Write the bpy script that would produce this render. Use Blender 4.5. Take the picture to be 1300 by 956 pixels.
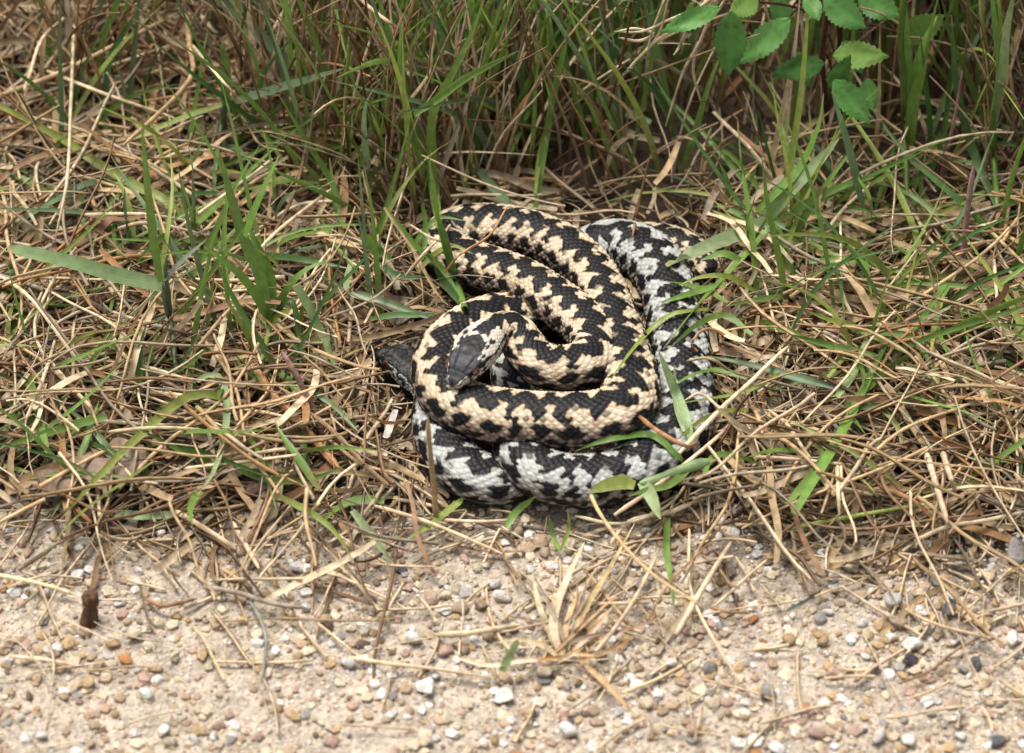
import bpy, math, random
import numpy as np
from mathutils import Vector

for o in list(bpy.data.objects):
    bpy.data.objects.remove(o)
scene = bpy.context.scene
C = scene.collection
rng = np.random.default_rng(11)
random.seed(11)

# ------------------------------------------------------------------ camera
PITCH = math.radians(45.0)
DIST = 2.0
F = 5400.0                       # focal length in photo pixels (photo 1300 wide)
CAM = np.array([0.0, -DIST * math.cos(PITCH), DIST * math.sin(PITCH)])
FW = np.array([0.0, math.cos(PITCH), -math.sin(PITCH)])
UP = np.array([0.0, math.sin(PITCH), math.cos(PITCH)])
RT = np.array([1.0, 0.0, 0.0])
PXM = F / DIST                   # pixels per metre at the snakes

cd = bpy.data.cameras.new('camera')
cam = bpy.data.objects.new('camera', cd)
C.objects.link(cam)
cam.location = CAM
cam.rotation_euler = (math.pi / 2 - PITCH, 0, 0)
cd.sensor_width = 36.0
cd.lens = 36.0 * F / 1300.0
cd.clip_start = 0.05
cd.clip_end = 400.0
cd.dof.use_dof = True
cd.dof.focus_distance = 1.985
cd.dof.aperture_fstop = 8.0
scene.camera = cam

# ------------------------------------------------------------------ light
SUN_EL, SUN_AZ = math.radians(73), math.radians(312)   # azimuth clockwise from +Y
w = bpy.data.worlds.new('World')
scene.world = w
w.use_nodes = True
nt = w.node_tree
bg = nt.nodes['Background']
sky = nt.nodes.new('ShaderNodeTexSky')
sky.sky_type = 'NISHITA'
sky.sun_disc = False
sky.sun_elevation = SUN_EL
sky.sun_rotation = SUN_AZ
sky.air_density = 1.0
sky.dust_density = 6.0
sky.ozone_density = 0.6
hs = nt.nodes.new('ShaderNodeHueSaturation')      # thin white cloud: the sky loses most of its blue
hs.inputs['Saturation'].default_value = 0.35
nt.links.new(sky.outputs[0], hs.inputs['Color'])
nt.links.new(hs.outputs[0], bg.inputs[0])
bg.inputs[1].default_value = 0.10
sd = bpy.data.lights.new('sun', 'SUN')
sun = bpy.data.objects.new('sun', sd)
C.objects.link(sun)
sd.energy = 2.5
sd.angle = math.radians(26)
sd.color = (1.0, 0.955, 0.89)
sdir = Vector((math.sin(SUN_AZ) * math.cos(SUN_EL), math.cos(SUN_AZ) * math.cos(SUN_EL), math.sin(SUN_EL)))
sun.rotation_euler = sdir.to_track_quat('Z', 'Y').to_euler()
vs = scene.view_settings
vs.view_transform = 'Standard'
vs.look = 'None'
vs.exposure = 0.80
vs.gamma = 1.0
vs.use_curve_mapping = False
scene.cycles.max_bounces = 6
scene.cycles.diffuse_bounces = 3
scene.cycles.glossy_bounces = 2
scene.cycles.transmission_bounces = 3

# ------------------------------------------------------------------ pixel -> world
def ray(px, py):
    return FW + (px - 650.0) / F * RT + (478.0 - py) / F * UP

def on_z(px, py, z):
    d = ray(px, py)
    return CAM + d * ((z - CAM[2]) / d[2])

def on_y(px, py, y, zmin=0.004):
    d = ray(px, py)
    p = CAM + d * ((y - CAM[1]) / d[1])
    if p[2] < zmin:
        p = on_z(px, py, zmin)
    return p

# ------------------------------------------------------------------ mesh helpers
def mesh_arrays(name, V, Fc, col=None, smooth=True):
    V = np.asarray(V, np.float32)
    Fc = np.asarray(Fc, np.int32)
    me = bpy.data.meshes.new(name)
    nv, nf, k = len(V), len(Fc), Fc.shape[1]
    me.vertices.add(nv)
    me.vertices.foreach_set('co', V.ravel())
    me.loops.add(nf * k)
    me.loops.foreach_set('vertex_index', Fc.ravel())
    me.polygons.add(nf)
    me.polygons.foreach_set('loop_start', np.arange(0, nf * k, k, dtype=np.int32))
    me.polygons.foreach_set('use_smooth', np.full(nf, smooth, dtype=bool))
    if col is not None:
        at = me.color_attributes.new('Col', 'FLOAT_COLOR', 'POINT')
        at.data.foreach_set('color', np.asarray(col, np.float32).ravel())
    me.update(calc_edges=True)
    me.validate()
    return me

def obj(name, me, mat, parent=None, loc=None):
    o = bpy.data.objects.new(name, me)
    if mat is not None and not me.materials:
        me.materials.append(mat)
    C.objects.link(o)
    if parent is not None:
        o.parent = parent
    if loc is not None:
        o.location = loc
    return o

def tag(o, label=None, cat=None, group=None, kind=None):
    if label: o['label'] = label
    if cat: o['category'] = cat
    if group: o['group'] = group
    if kind: o['kind'] = kind
    return o

def empty(name, loc):
    o = bpy.data.objects.new(name, None)
    o.empty_display_size = 0.01
    C.objects.link(o)
    o.location = loc
    return o

def norm(a):
    return a / np.maximum(np.linalg.norm(a, axis=-1, keepdims=True), 1e-9)

def catmull(P, n):
    """smooth curve through P, resampled evenly into n points"""
    P = np.asarray(P, float)
    if len(P) == 2:
        t = np.linspace(0, 1, n)[:, None]
        return P[0] * (1 - t) + P[1] * t
    Q = np.vstack([2 * P[0] - P[1], P, 2 * P[-1] - P[-2]])
    out = []
    for i in range(1, len(Q) - 2):
        p0, p1, p2, p3 = Q[i - 1], Q[i], Q[i + 1], Q[i + 2]
        t = np.linspace(0, 1, 40, endpoint=False)[:, None]
        out.append(0.5 * (2 * p1 + (p2 - p0) * t + (2 * p0 - 5 * p1 + 4 * p2 - p3) * t ** 2 + (3 * p1 - p0 - 3 * p2 + p3) * t ** 3))
    out.append(Q[-2][None])
    c = np.vstack(out)
    s = np.concatenate([[0], np.cumsum(np.linalg.norm(np.diff(c, axis=0), axis=1))])
    si = np.linspace(0, s[-1], n)
    return np.stack([np.interp(si, s, c[:, k]) for k in range(c.shape[1])], 1)

def frames(X):
    T = norm(np.gradient(X, axis=-2))
    return T

def tubes(X, R, col, sides=3, roll=None):
    """X (n,k,3), R (n,k), col (n,3) or (n,k,3) -> arrays for closed-ended thin stalks"""
    n, k, _ = X.shape
    T = frames(X)
    ref = np.where(np.abs(T[..., 2:3]) > 0.85, np.array([0.0, 1.0, 0.0]), np.array([0.0, 0.0, 1.0]))
    S = norm(np.cross(T, ref))
    N = np.cross(S, T)
    if roll is None:
        roll = np.zeros(n)
    ang = 2 * np.pi * np.arange(sides) / sides
    a = ang[None, None, :] + roll[:, None, None]
    V = X[:, :, None, :] + R[:, :, None, None] * (np.cos(a)[..., None] * S[:, :, None, :] + np.sin(a)[..., None] * N[:, :, None, :])
    idx = np.arange(n * k * sides).reshape(n, k, sides)
    i0, i1 = idx[:, :-1], idx[:, 1:]
    Fc = np.stack([i0, np.roll(i0, -1, 2), np.roll(i1, -1, 2), i1], -1).reshape(-1, 4)
    if col.ndim == 2:
        col = np.repeat(col[:, None, :], k, 1)
    cc = np.concatenate([np.repeat(col[:, :, None, :], sides, 2), np.broadcast_to((np.arange(sides) / sides)[None, None, :, None], (n, k, sides, 1))], -1)
    return V.reshape(-1, 3), Fc, cc.reshape(-1, 4)

def blades(X, W, col, facing, fold=0.25):
    """leaf blades: 3 points across with a V fold; alpha of the colour holds the place across"""
    n, k, _ = X.shape
    T = frames(X)
    S = norm(np.cross(T, facing))
    N = np.cross(S, T)
    h = W[..., None] * 0.5
    L = X - S * h + N * h * fold
    Rr = X + S * h + N * h * fold
    V = np.stack([L, X - N * h * fold * 0.3, Rr], 2)
    idx = np.arange(n * k * 3).reshape(n, k, 3)
    a = idx[:, :-1, :2]; b = idx[:, :-1, 1:]; c = idx[:, 1:, 1:]; d = idx[:, 1:, :2]
    Fc = np.stack([a, b, c, d], -1).reshape(-1, 4)
    if col.ndim == 2:
        col = np.repeat(col[:, None, :], k, 1)
    cc = np.concatenate([np.repeat(col[:, :, None, :], 3, 2), np.broadcast_to(np.array([0, 0.5, 1.0])[None, None, :, None], (n, k, 3, 1))], -1)
    return V.reshape(-1, 3), Fc, cc.reshape(-1, 4)

class Pile:
    def __init__(self):
        self.V, self.F, self.C, self.n = [], [], [], 0
    def add(self, V, Fc, Cc):
        self.V.append(V); self.F.append(Fc + self.n); self.C.append(Cc); self.n += len(V)
    def mesh(self, name, smooth=True):
        return mesh_arrays(name, np.vstack(self.V), np.vstack(self.F), np.vstack(self.C), smooth)

# ------------------------------------------------------------------ materials
def new_mat(name):
    m = bpy.data.materials.new(name)
    m.use_nodes = True
    t = m.node_tree
    p = t.nodes['Principled BSDF']
    return m, t, p

def attr_mat(name, rough, trans=0.0, veins=0.0, noise_scale=300.0, noise_amt=0.35, spec=0.4, sheen=None):
    m, t, p = new_mat(name)
    a = t.nodes.new('ShaderNodeAttribute'); a.attribute_name = 'Col'
    tc = t.nodes.new('ShaderNodeTexCoord')
    nz = t.nodes.new('ShaderNodeTexNoise'); nz.inputs['Scale'].default_value = noise_scale; nz.inputs['Detail'].default_value = 3
    t.links.new(tc.outputs['Object'], nz.inputs['Vector'])
    mr = t.nodes.new('ShaderNodeMapRange')
    mr.inputs['From Min'].default_value = 0.3; mr.inputs['From Max'].default_value = 0.7
    mr.inputs['To Min'].default_value = 1 - noise_amt; mr.inputs['To Max'].default_value = 1 + noise_amt * 0.6
    t.links.new(nz.outputs['Fac'], mr.inputs['Value'])
    last = mr.outputs[0]
    if veins > 0:
        ml = t.nodes.new('ShaderNodeMath'); ml.operation = 'MULTIPLY'; ml.inputs[1].default_value = 6.283 * 5
        t.links.new(a.outputs['Alpha'], ml.inputs[0])
        sn = t.nodes.new('ShaderNodeMath'); sn.operation = 'SINE'
        t.links.new(ml.outputs[0], sn.inputs[0])
        m2 = t.nodes.new('ShaderNodeMath'); m2.operation = 'MULTIPLY_ADD'; m2.inputs[1].default_value = veins; m2.inputs[2].default_value = 1.0
        t.links.new(sn.outputs[0], m2.inputs[0])
        m3 = t.nodes.new('ShaderNodeMath'); m3.operation = 'MULTIPLY'
        t.links.new(last, m3.inputs[0]); t.links.new(m2.outputs[0], m3.inputs[1])
        last = m3.outputs[0]
    mx = t.nodes.new('ShaderNodeVectorMath'); mx.operation = 'SCALE'
    t.links.new(a.outputs['Color'], mx.inputs[0]); t.links.new(last, mx.inputs['Scale'])
    t.links.new(mx.outputs[0], p.inputs['Base Color'])
    p.inputs['Roughness'].default_value = rough
    p.inputs['Specular IOR Level'].default_value = spec
    if trans > 0:
        tr = t.nodes.new('ShaderNodeBsdfTranslucent')
        t.links.new(mx.outputs[0], tr.inputs['Color'])
        ms = t.nodes.new('ShaderNodeMixShader'); ms.inputs[0].default_value = trans
        t.links.new(p.outputs[0], ms.inputs[1]); t.links.new(tr.outputs[0], ms.inputs[2])
        t.links.new(ms.outputs[0], t.nodes['Material Output'].inputs['Surface'])
    return m

M_leaf = attr_mat('green_blade', 0.42, 0.42, 0.05, 260, 0.22, 0.45)
M_straw = attr_mat('dry_straw', 0.62, 0.2, 0.12, 240, 0.38, 0.25)
M_snake = attr_mat('snake_scales', 0.5, 0, 0, 700, 0.22, 0.17)
M_grain = attr_mat('gravel_grains', 0.75, 0, 0, 700, 0.25, 0.25)
M_shrub = attr_mat('shrub_leaf', 0.45, 0.38, 0.0, 200, 0.20, 0.3)
M_wood = attr_mat('weathered_wood', 0.8, 0, 0.22, 420, 0.5, 0.15)

def stone_mat():
    m, t, p = new_mat('pebble_stone')
    oi = t.nodes.new('ShaderNodeObjectInfo')
    tc = t.nodes.new('ShaderNodeTexCoord')
    n1 = t.nodes.new('ShaderNodeTexNoise'); n1.inputs['Scale'].default_value = 1.3; n1.inputs['Detail'].default_value = 8; n1.inputs['Roughness'].default_value = 0.65
    add = t.nodes.new('ShaderNodeVectorMath'); add.operation = 'ADD'
    t.links.new(tc.outputs['Object'], add.inputs[0])
    rnd = t.nodes.new('ShaderNodeVectorMath'); rnd.operation = 'SCALE'; rnd.inputs[0].default_value = (17, 31, 11)
    t.links.new(oi.outputs['Random'], rnd.inputs['Scale']); t.links.new(rnd.outputs[0], add.inputs[1])
    t.links.new(add.outputs[0], n1.inputs['Vector'])
    mr = t.nodes.new('ShaderNodeMapRange'); mr.inputs['From Min'].default_value = 0.3; mr.inputs['From Max'].default_value = 0.7
    mr.inputs['To Min'].default_value = 0.6; mr.inputs['To Max'].default_value = 1.2
    t.links.new(n1.outputs['Fac'], mr.inputs['Value'])
    sc = t.nodes.new('ShaderNodeVectorMath'); sc.operation = 'SCALE'
    t.links.new(oi.outputs['Color'], sc.inputs[0]); t.links.new(mr.outputs[0], sc.inputs['Scale'])
    # sandy dust clinging in patches
    mx = t.nodes.new('ShaderNodeMix'); mx.data_type = 'RGBA'
    r2 = t.nodes.new('ShaderNodeMapRange'); r2.inputs['From Min'].default_value = 0.52; r2.inputs['From Max'].default_value = 0.68; r2.inputs['To Max'].default_value = 0.55
    n2 = t.nodes.new('ShaderNodeTexNoise'); n2.inputs['Scale'].default_value = 0.9; n2.inputs['Detail'].default_value = 6
    t.links.new(add.outputs[0], n2.inputs['Vector']); t.links.new(n2.outputs['Fac'], r2.inputs['Value'])
    t.links.new(r2.outputs[0], mx.inputs['Factor']); t.links.new(sc.outputs[0], mx.inputs['A']); mx.inputs['B'].default_value = (0.47, 0.36, 0.25, 1)
    t.links.new(mx.outputs['Result'], p.inputs['Base Color'])
    bp = t.nodes.new('ShaderNodeBump'); bp.inputs['Strength'].default_value = 0.5; bp.inputs['Distance'].default_value = 0.1
    t.links.new(n1.outputs['Fac'], bp.inputs['Height']); t.links.new(bp.outputs[0], p.inputs['Normal'])
    p.inputs['Roughness'].default_value = 0.6
    return m
M_stone = stone_mat()

GRAVEL_Y = on_z(650, 640, 0)[1]

def edge_y(x):
    """world y where the straw ends and the gravel begins"""
    return GRAVEL_Y - 0.008 + 0.010 * np.sin(x * 21 + 1.0) + 0.006 * np.sin(x * 53) - 0.02 * np.clip((x - 0.1) * 6, 0, 1)

def ground_mat():
    m, t, p = new_mat('sandy_ground')
    a = t.nodes.new('ShaderNodeAttribute'); a.attribute_name = 'Col'
    tc = t.nodes.new('ShaderNodeTexCoord')
    n1 = t.nodes.new('ShaderNodeTexNoise'); n1.inputs['Scale'].default_value = 60; n1.inputs['Detail'].default_value = 10; n1.inputs['Roughness'].default_value = 0.7
    t.links.new(tc.outputs['Object'], n1.inputs['Vector'])
    vor = t.nodes.new('ShaderNodeTexVoronoi'); vor.inputs['Scale'].default_value = 650
    t.links.new(tc.outputs['Object'], vor.inputs['Vector'])
    r1 = t.nodes.new('ShaderNodeMapRange'); r1.inputs['From Min'].default_value = 0.3; r1.inputs['From Max'].default_value = 0.7; r1.inputs['To Min'].default_value = 0.65; r1.inputs['To Max'].default_value = 1.2
    t.links.new(n1.outputs['Fac'], r1.inputs['Value'])
    s1 = t.nodes.new('ShaderNodeVectorMath'); s1.operation = 'SCALE'
    t.links.new(a.outputs['Color'], s1.inputs[0]); t.links.new(r1.outputs[0], s1.inputs['Scale'])
    mx = t.nodes.new('ShaderNodeMix'); mx.data_type = 'RGBA'; mx.blend_type = 'OVERLAY'; mx.inputs['Factor'].default_value = 0.35
    bwn = t.nodes.new('ShaderNodeRGBToBW'); t.links.new(vor.outputs['Color'], bwn.inputs[0])
    t.links.new(s1.outputs[0], mx.inputs['A']); t.links.new(bwn.outputs[0], mx.inputs['B'])
    t.links.new(mx.outputs['Result'], p.inputs['Base Color'])
    bp = t.nodes.new('ShaderNodeBump'); bp.inputs['Strength'].default_value = 0.7; bp.inputs['Distance'].default_value = 0.0012
    t.links.new(vor.outputs['Distance'], bp.inputs['Height'])
    t.links.new(bp.outputs[0], p.inputs['Normal'])
    p.inputs['Roughness'].default_value = 0.95
    p.inputs['Specular IOR Level'].default_value = 0.1
    return m

# ------------------------------------------------------------------ ground
def hnoise(x, y):
    h = 0.0016 * np.sin(x * 37 + 1.3 * np.sin(y * 29)) * np.sin(y * 41 + 0.7)
    h += 0.0010 * np.sin(x * 97 + 2.0 + np.sin(y * 77)) * np.sin(y * 111 + x * 23)
    h += 0.0005 * np.sin(x * 260 + 3 * np.sin(y * 90)) * np.sin(y * 290 + 1.0)
    return h

def bank(y):
    return 0.0

def ground_h(x, y):
    near = np.exp(-((x / 1.2) ** 2 + (y / 1.2) ** 2))
    return hnoise(x, y) * near - 0.002

def axis(n_in, half, far):
    a = np.linspace(-half, half, n_in)
    step = a[1] - a[0]
    out, s = [], step
    v = half
    while v < far:
        s *= 1.22
        v += s
        out.append(v)
    out = np.array(out)
    return np.concatenate([-out[::-1], a, out])

gx, gy = axis(230, 0.42, 150.0), axis(260, 0.46, 150.0)
GX, GY = np.meshgrid(gx, gy)
GZ = ground_h(GX, GY)
gV = np.stack([GX, GY, GZ], -1).reshape(-1, 3)
ii = np.arange(len(gx) * len(gy)).reshape(len(gy), len(gx))
gF = np.stack([ii[:-1, :-1], ii[:-1, 1:], ii[1:, 1:], ii[1:, :-1]], -1).reshape(-1, 4)
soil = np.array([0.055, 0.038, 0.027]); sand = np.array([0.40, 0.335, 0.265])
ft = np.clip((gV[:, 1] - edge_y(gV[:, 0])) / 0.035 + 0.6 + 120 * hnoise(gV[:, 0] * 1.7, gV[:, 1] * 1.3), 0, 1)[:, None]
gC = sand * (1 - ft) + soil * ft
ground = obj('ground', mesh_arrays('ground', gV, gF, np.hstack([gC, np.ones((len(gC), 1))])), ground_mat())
tag(ground, kind='structure')

# ------------------------------------------------------------------ snakes
def smoothstep(a, b, x):
    t = np.clip((x - a) / (b - a), 0, 1)
    return t * t * (3 - 2 * t)

ROWS = 44

def gauss_smooth(P, k):
    w_ = np.exp(-0.5 * (np.arange(-3 * k, 3 * k + 1) / k) ** 2); w_ /= w_.sum()
    out = P.copy()
    for c in range(P.shape[1]):
        pad = np.concatenate([2 * P[0, c] - P[1:3 * k + 1, c][::-1], P[:, c], 2 * P[-1, c] - P[-3 * k - 1:-1, c][::-1]])
        out[:, c] = np.convolve(pad, w_, 'valid')
    return out

def make_snake(pts, ctrl_r, head_len, cream, edge_tint, flank, pitch, seed, pale_head, zz=(0.29, 0.45), blotch=0.06):
    """pts: (px, py, z mm) down the spine from the snout; ctrl_r: (arc mm, radius mm), or (-point number, radius mm)"""
    W = np.array([on_z(a, b, c / 1000.0) for a, b, c in pts])
    c0 = catmull(W, 4000)
    L = np.linalg.norm(np.diff(c0, axis=0), axis=1).sum()
    n = int(L / 0.0005)
    X = catmull(W, n)
    Xs = gauss_smooth(X, 16)
    X = Xs
    s = np.concatenate([[0], np.cumsum(np.linalg.norm(np.diff(X, axis=0), axis=1))]) * 1000.0   # mm
    T = norm(np.gradient(X, axis=0))
    T = norm(gauss_smooth(T, 6))
    up = np.array([0, 0, 1.0])
    N = norm(up - T * (T @ up)[:, None])
    S = np.cross(T, N)
    Ltot = s[-1]
    # radius profile: head then body
    hs_ = np.array([0, 0.6, 2, 4, 7, 10, 14, 18, 21, 24, 28, 33]) * head_len / 27.0
    hw_ = np.array([0.3, 2.6, 4.3, 5.2, 6.2, 7.0, 8.2, 9.2, 9.4, 8.6, 7.0, 6.5]) * head_len / 27.0
    ht_ = np.array([0.2, 1.8, 3.0, 3.6, 4.2, 4.6, 5.0, 5.3, 5.4, 5.4, 5.6, 5.9]) * head_len / 27.0
    hb_ = np.array([0.2, 1.7, 2.8, 3.4, 3.9, 4.3, 4.8, 5.0, 5.0, 5.0, 5.2, 5.5]) * head_len / 27.0
    arc = [s[int(np.argmin(((X - q) ** 2).sum(1)))] for q in W]
    cr = [((a if a >= 0 else arc[int(-a)]), b) for a, b in ctrl_r]
    cr = np.array([q for q in cr if q[0] > hs_[-1] + 4], float)
    bs = np.concatenate([hs_, cr[:, 0]])
    wv = np.interp(s, bs, np.concatenate([hw_, cr[:, 1]]))
    tv = np.interp(s, bs, np.concatenate([ht_, cr[:, 1] * 0.90]))
    bv = np.interp(s, bs, np.concatenate([hb_, cr[:, 1] * 0.78]))
    sag = 1 + (0.035 * np.sin(s / 23.0 + seed) + 0.025 * np.sin(s / 9.0 + 2 * seed)) * smoothstep(60, 120, s)
    wv, tv = wv * sag, tv * (2 - sag)
    k = 8
    def sm(a):
        b = gauss_smooth(a[:, None], k)[:, 0]
        m_ = smoothstep(1.0, 5.0, s)
        return a * (1 - m_) + b * m_
    wv, tv, bv = np.maximum(sm(wv), 0.15), np.maximum(sm(tv), 0.12), np.maximum(sm(bv), 0.12)
    ex = np.interp(s, [0, head_len * 0.5, head_len, head_len * 1.6], [2.6, 2.9, 2.5, 2.05])
    NA = 132
    th = np.linspace(-np.pi, np.pi, NA, endpoint=False)
    TH = np.broadcast_to(th, (len(s), NA))
    st, ct = np.sin(TH), np.cos(TH)
    e = (2.0 / ex)[:, None]
    xs = wv[:, None] * np.sign(st) * np.abs(st) ** e
    zs = np.where(ct > 0, tv[:, None], bv[:, None]) * np.sign(ct) * np.abs(ct) ** e
    # scale lattice
    rad = wv
    Ls = np.interp(rad, [0.2, 6, 13.5], [1.2, 2.1, 3.9])
    u = np.concatenate([[0], np.cumsum(np.diff(s) / Ls[1:])])
    U = np.broadcast_to(u[:, None], TH.shape)
    Vv = TH / (2 * np.pi) * ROWS / 2.0
    # two sublattices of diamonds
    ua = np.round(U); va = np.round(Vv); da = np.abs(U - ua) * 2 + np.abs(Vv - va) * 2
    ub = np.floor(U) + 0.5; vb = np.floor(Vv) + 0.5; db = np.abs(U - ub) * 2 + np.abs(Vv - vb) * 2
    useb = db < da
    uc = np.where(useb, ub, ua); vc = np.where(useb, vb, va); d = np.minimum(da, db)
    du = U - uc; dv = Vv - vc
    sc = np.interp(uc, u, s)
    thc = vc / (ROWS / 2.0) * 2 * np.pi
    thc = (thc + np.pi) % (2 * np.pi) - np.pi
    rr = np.broadcast_to(rad[:, None], TH.shape)
    hm = smoothstep(head_len * 0.45, head_len * 1.3, s)[:, None]
    a_abs = np.abs(TH)
    belly = smoothstep(2.0, 2.3, a_abs)
    height = 0.032 * rr * (1 - np.clip(d, 0, 1) ** 3) + 0.036 * rr * du + 0.018 * rr * np.exp(-(dv / 0.10) ** 2) * (1 - d)
    height = height * (0.55 + 0.45 * hm) * (1 - belly)
    # head modelling: brow ridges, eye sockets, mouth line
    h = head_len / 27.0
    S2 = np.broadcast_to(s[:, None], TH.shape)
    brow = np.exp(-((S2 - 8.6 * h) / (3.0 * h)) ** 2) * np.exp(-((a_abs - 0.82) / 0.16) ** 2)
    height = height + 0.95 * h * brow
    sock = np.exp(-((S2 - 8.6 * h) / (1.9 * h)) ** 2) * np.exp(-((a_abs - 1.22) / 0.20) ** 2)
    height = height - 0.55 * h * sock
    mouth = np.exp(-((a_abs - 1.92) / 0.05) ** 2) * (1 - smoothstep(20 * h, 23 * h, S2)) * smoothstep(0.5, 2, S2)
    height = height - 0.45 * h * mouth
    hc, at = S2 / h, np.abs(TH)
    groove = np.exp(-((at - 0.34) / 0.05) ** 2) * ((hc > 5.5) & (hc < 12.5)) + np.exp(-((hc - 5.5) / 0.35) ** 2) * (at < 0.95) + np.exp(-((hc - 12.5 - 1.5 * at) / 0.35) ** 2) * (at < 0.9) + np.exp(-((at - 0.92) / 0.05) ** 2) * ((hc > 5.5) & (hc < 13))
    groove = np.clip(groove, 0, 1)
    height = height - 0.28 * h * groove
    nd = norm(np.stack([xs / (wv[:, None] ** 2), zs / (tv[:, None] ** 2)], -1))
    xs = xs + nd[..., 0] * height
    zs = zs + nd[..., 1] * height
    P = X[:, None, :] + (S[:, None, :] * xs[..., None] + N[:, None, :] * zs[..., None]) / 1000.0
    # ---- colour, decided scale by scale
    r2 = np.random.default_rng(seed)
    hsh = np.sin(uc * 127.1 + vc * 311.7) * 43758.5453
    hsh = hsh - np.floor(hsh)
    hsh2 = np.sin(uc * 269.5 + vc * 183.3) * 24634.63
    hsh2 = hsh2 - np.floor(hsh2)
    pl = np.interp(rad, [3, 7, 13.5], [0.55, 0.75, 1.0]) * pitch
    ph = np.concatenate([[0], np.cumsum(np.diff(s) / pl[1:])])
    ph = ph + 0.13 * np.sin(s / 17.0 + seed) + 0.08 * np.sin(s / 7.3)
    se = 0.4 * sc + 0.6 * S2                        # edges of the markings run partly along scale rims, partly across them
    the = 0.4 * thc + 0.6 * TH
    sw = se + 1.3 * np.sin(the * 7.3 + se * 0.31 + seed) + 0.8 * np.sin(the * 15 + se * 0.83)
    phc = np.interp(sw, s, ph)
    tri = np.abs(((phc + 0.25) % 1.0) - 0.5) * 4 - 1
    tri = np.sin(np.clip(tri * 1.2, -1, 1) * np.pi / 2) * 0.6 + tri * 0.4
    cell = np.floor(phc * 2)
    ch = np.sin(cell * 91.7 + seed * 13.1) * 4375.85; ch = ch - np.floor(ch) - 0.5
    wob = blotch * np.sin(phc * 9.1 + 3) + 0.05 * (hsh - 0.5) + blotch * 2.2 * ch * np.sin((phc * 2 - cell) * np.pi)
    cen = zz[0] * tri * (1 + 0.5 * ch)
    half = zz[1] + wob
    dz = np.abs(the - cen) - half                 # <0 inside the zigzag
    ac = np.abs(the)
    side = np.sign(the)
    q = (phc + 0.25 * (1 - side) + 0.0) % 1.0
    q = ((phc + np.where(side > 0, 0.5, 0.0) + 0.25 + 0.25) % 1.0) - 0.5
    spot = (q / 0.32) ** 2 + ((ac - 1.17) / 0.27) ** 2 + 0.5 * (hsh - 0.5) - 1
    q2 = ((q + 0.5 + 0.5) % 1.0) - 0.5
    spot2 = (q2 / 0.26) ** 2 + ((ac - 1.66) / 0.20) ** 2 + 0.6 * (hsh - 0.5) - 1
    black = (dz < 0) | (spot < 0) | (spot2 < 0) | (ac > 1.88 + 0.3 * (hsh - 0.5))
    cream = np.array(cream); flank = np.array(flank); edge_tint = np.array(edge_tint)
    fl = smoothstep(0.80, 1.5, ac)[..., None]
    base = cream * (1 - fl) + flank * fl
    base = base * (0.80 + 0.34 * hsh[..., None]) * (1 - 0.55 * fl * smoothstep(0.55, 0.9, hsh2)[..., None])
    rim = np.exp(-(np.minimum(np.abs(dz), np.abs(spot) * 0.25) / 0.07) ** 2)[..., None]
    base = base * (1 - 0.75 * rim * (1 - edge_tint))
    speck = (hsh2 > 0.93 - 0.10 * fl[..., 0])[..., None]
    base = np.where(speck, base * 0.32, base)
    eg = smoothstep(0.70, 0.98, d)[..., None]
    base = base * (1 - eg * (1 - edge_tint * 0.62) * (0.55 + 0.45 * fl))
    bk = np.array([0.009, 0.0085, 0.0092]) * (0.7 + 0.8 * hsh2[..., None]) * (1 - 0.5 * eg)
    col = np.where(black[..., None], bk, base)
    # ---- head markings
    Hh = sc / h
    dark = np.array([0.017, 0.0165, 0.018])
    pale = cream * 0.92 * (0.8 + 0.3 * hsh[..., None])
    headc = np.broadcast_to(dark, col.shape).copy() * (0.6 + 1.0 * hsh2[..., None])
    if pale_head:
        # pale chevron behind the dark crown, pale bars on lips and canthus
        v = Hh - 17.0 - 5.5 * (1 - np.clip(ac / 0.8, 0, 1))
        m1 = (v > 0) & (v < 14.0) & (ac < 1.15) & ~((Hh > 23.5) & (ac < 0.24 + 0.1 * hsh)) & ~((np.abs(Hh - 22) < 1.6) & (ac > 0.45) & (ac < 0.8))
        m1 |= (Hh > 12.5) & (Hh < 17.5) & (ac > 0.45) & (ac < 0.95) & (hsh > 0.25)
        m2 = (ac > np.where(Hh < 6, 1.0, 1.28)) & (ac < 1.86) & (Hh < 26) & (((Hh + 0.7 * side) % 3.4) < 2.0)
        m2 |= (Hh > 0.4) & (Hh < 3.4) & (ac > 0.62) & (ac < 1.5) & (np.sin(the * 10 + 1) > -0.25)
        m3 = (Hh > 14) & (Hh < 30) & (ac > 1.42) & (ac < 1.8)
        m4 = (ac > 0.72) & (ac < 0.92) & (Hh > 3) & (Hh < 6.5) & (hsh > 0.5)
        m = m1 | m2 | m3 | m4
        headc = np.where((Hh < 15)[..., None] & (ac < 0.7)[..., None], np.array([0.045, 0.045, 0.050]) * (0.4 + 1.2 * hsh2[..., None]), headc)
        headc = np.where(m[..., None], pale * np.array([1.08, 1.16, 1.34]), headc)
    else:
        m = (ac > 1.42) & (ac < 1.85) & (((Hh + 0.7 * side) % 4.2) < 2.0)
        m |= (ac > 0.98) & (ac < 1.12) & (Hh > 9) & (Hh < 24) & (hsh > 0.35)
        m |= (Hh > 12) & (ac > 1.15) & (ac < 1.8) & (hsh > 0.4)
        headc = np.where(((ac < 0.9) & (hsh > 0.72))[..., None], np.array([0.055, 0.053, 0.052]), headc)
        headc = np.where(m[..., None], pale * 0.85, headc)
    headc = headc * (1 - 0.45 * eg) * (1 - 0.6 * groove[..., None])
    hb = (sc < head_len * 1.12)[..., None]
    col = np.where(hb, headc, col)
    col = np.where((mouth > 0.5)[..., None], np.array([0.008, 0.007, 0.007]), col)
    # ---- faces
    nr = len(s)
    idx = np.arange(nr * NA).reshape(nr, NA)
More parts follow.
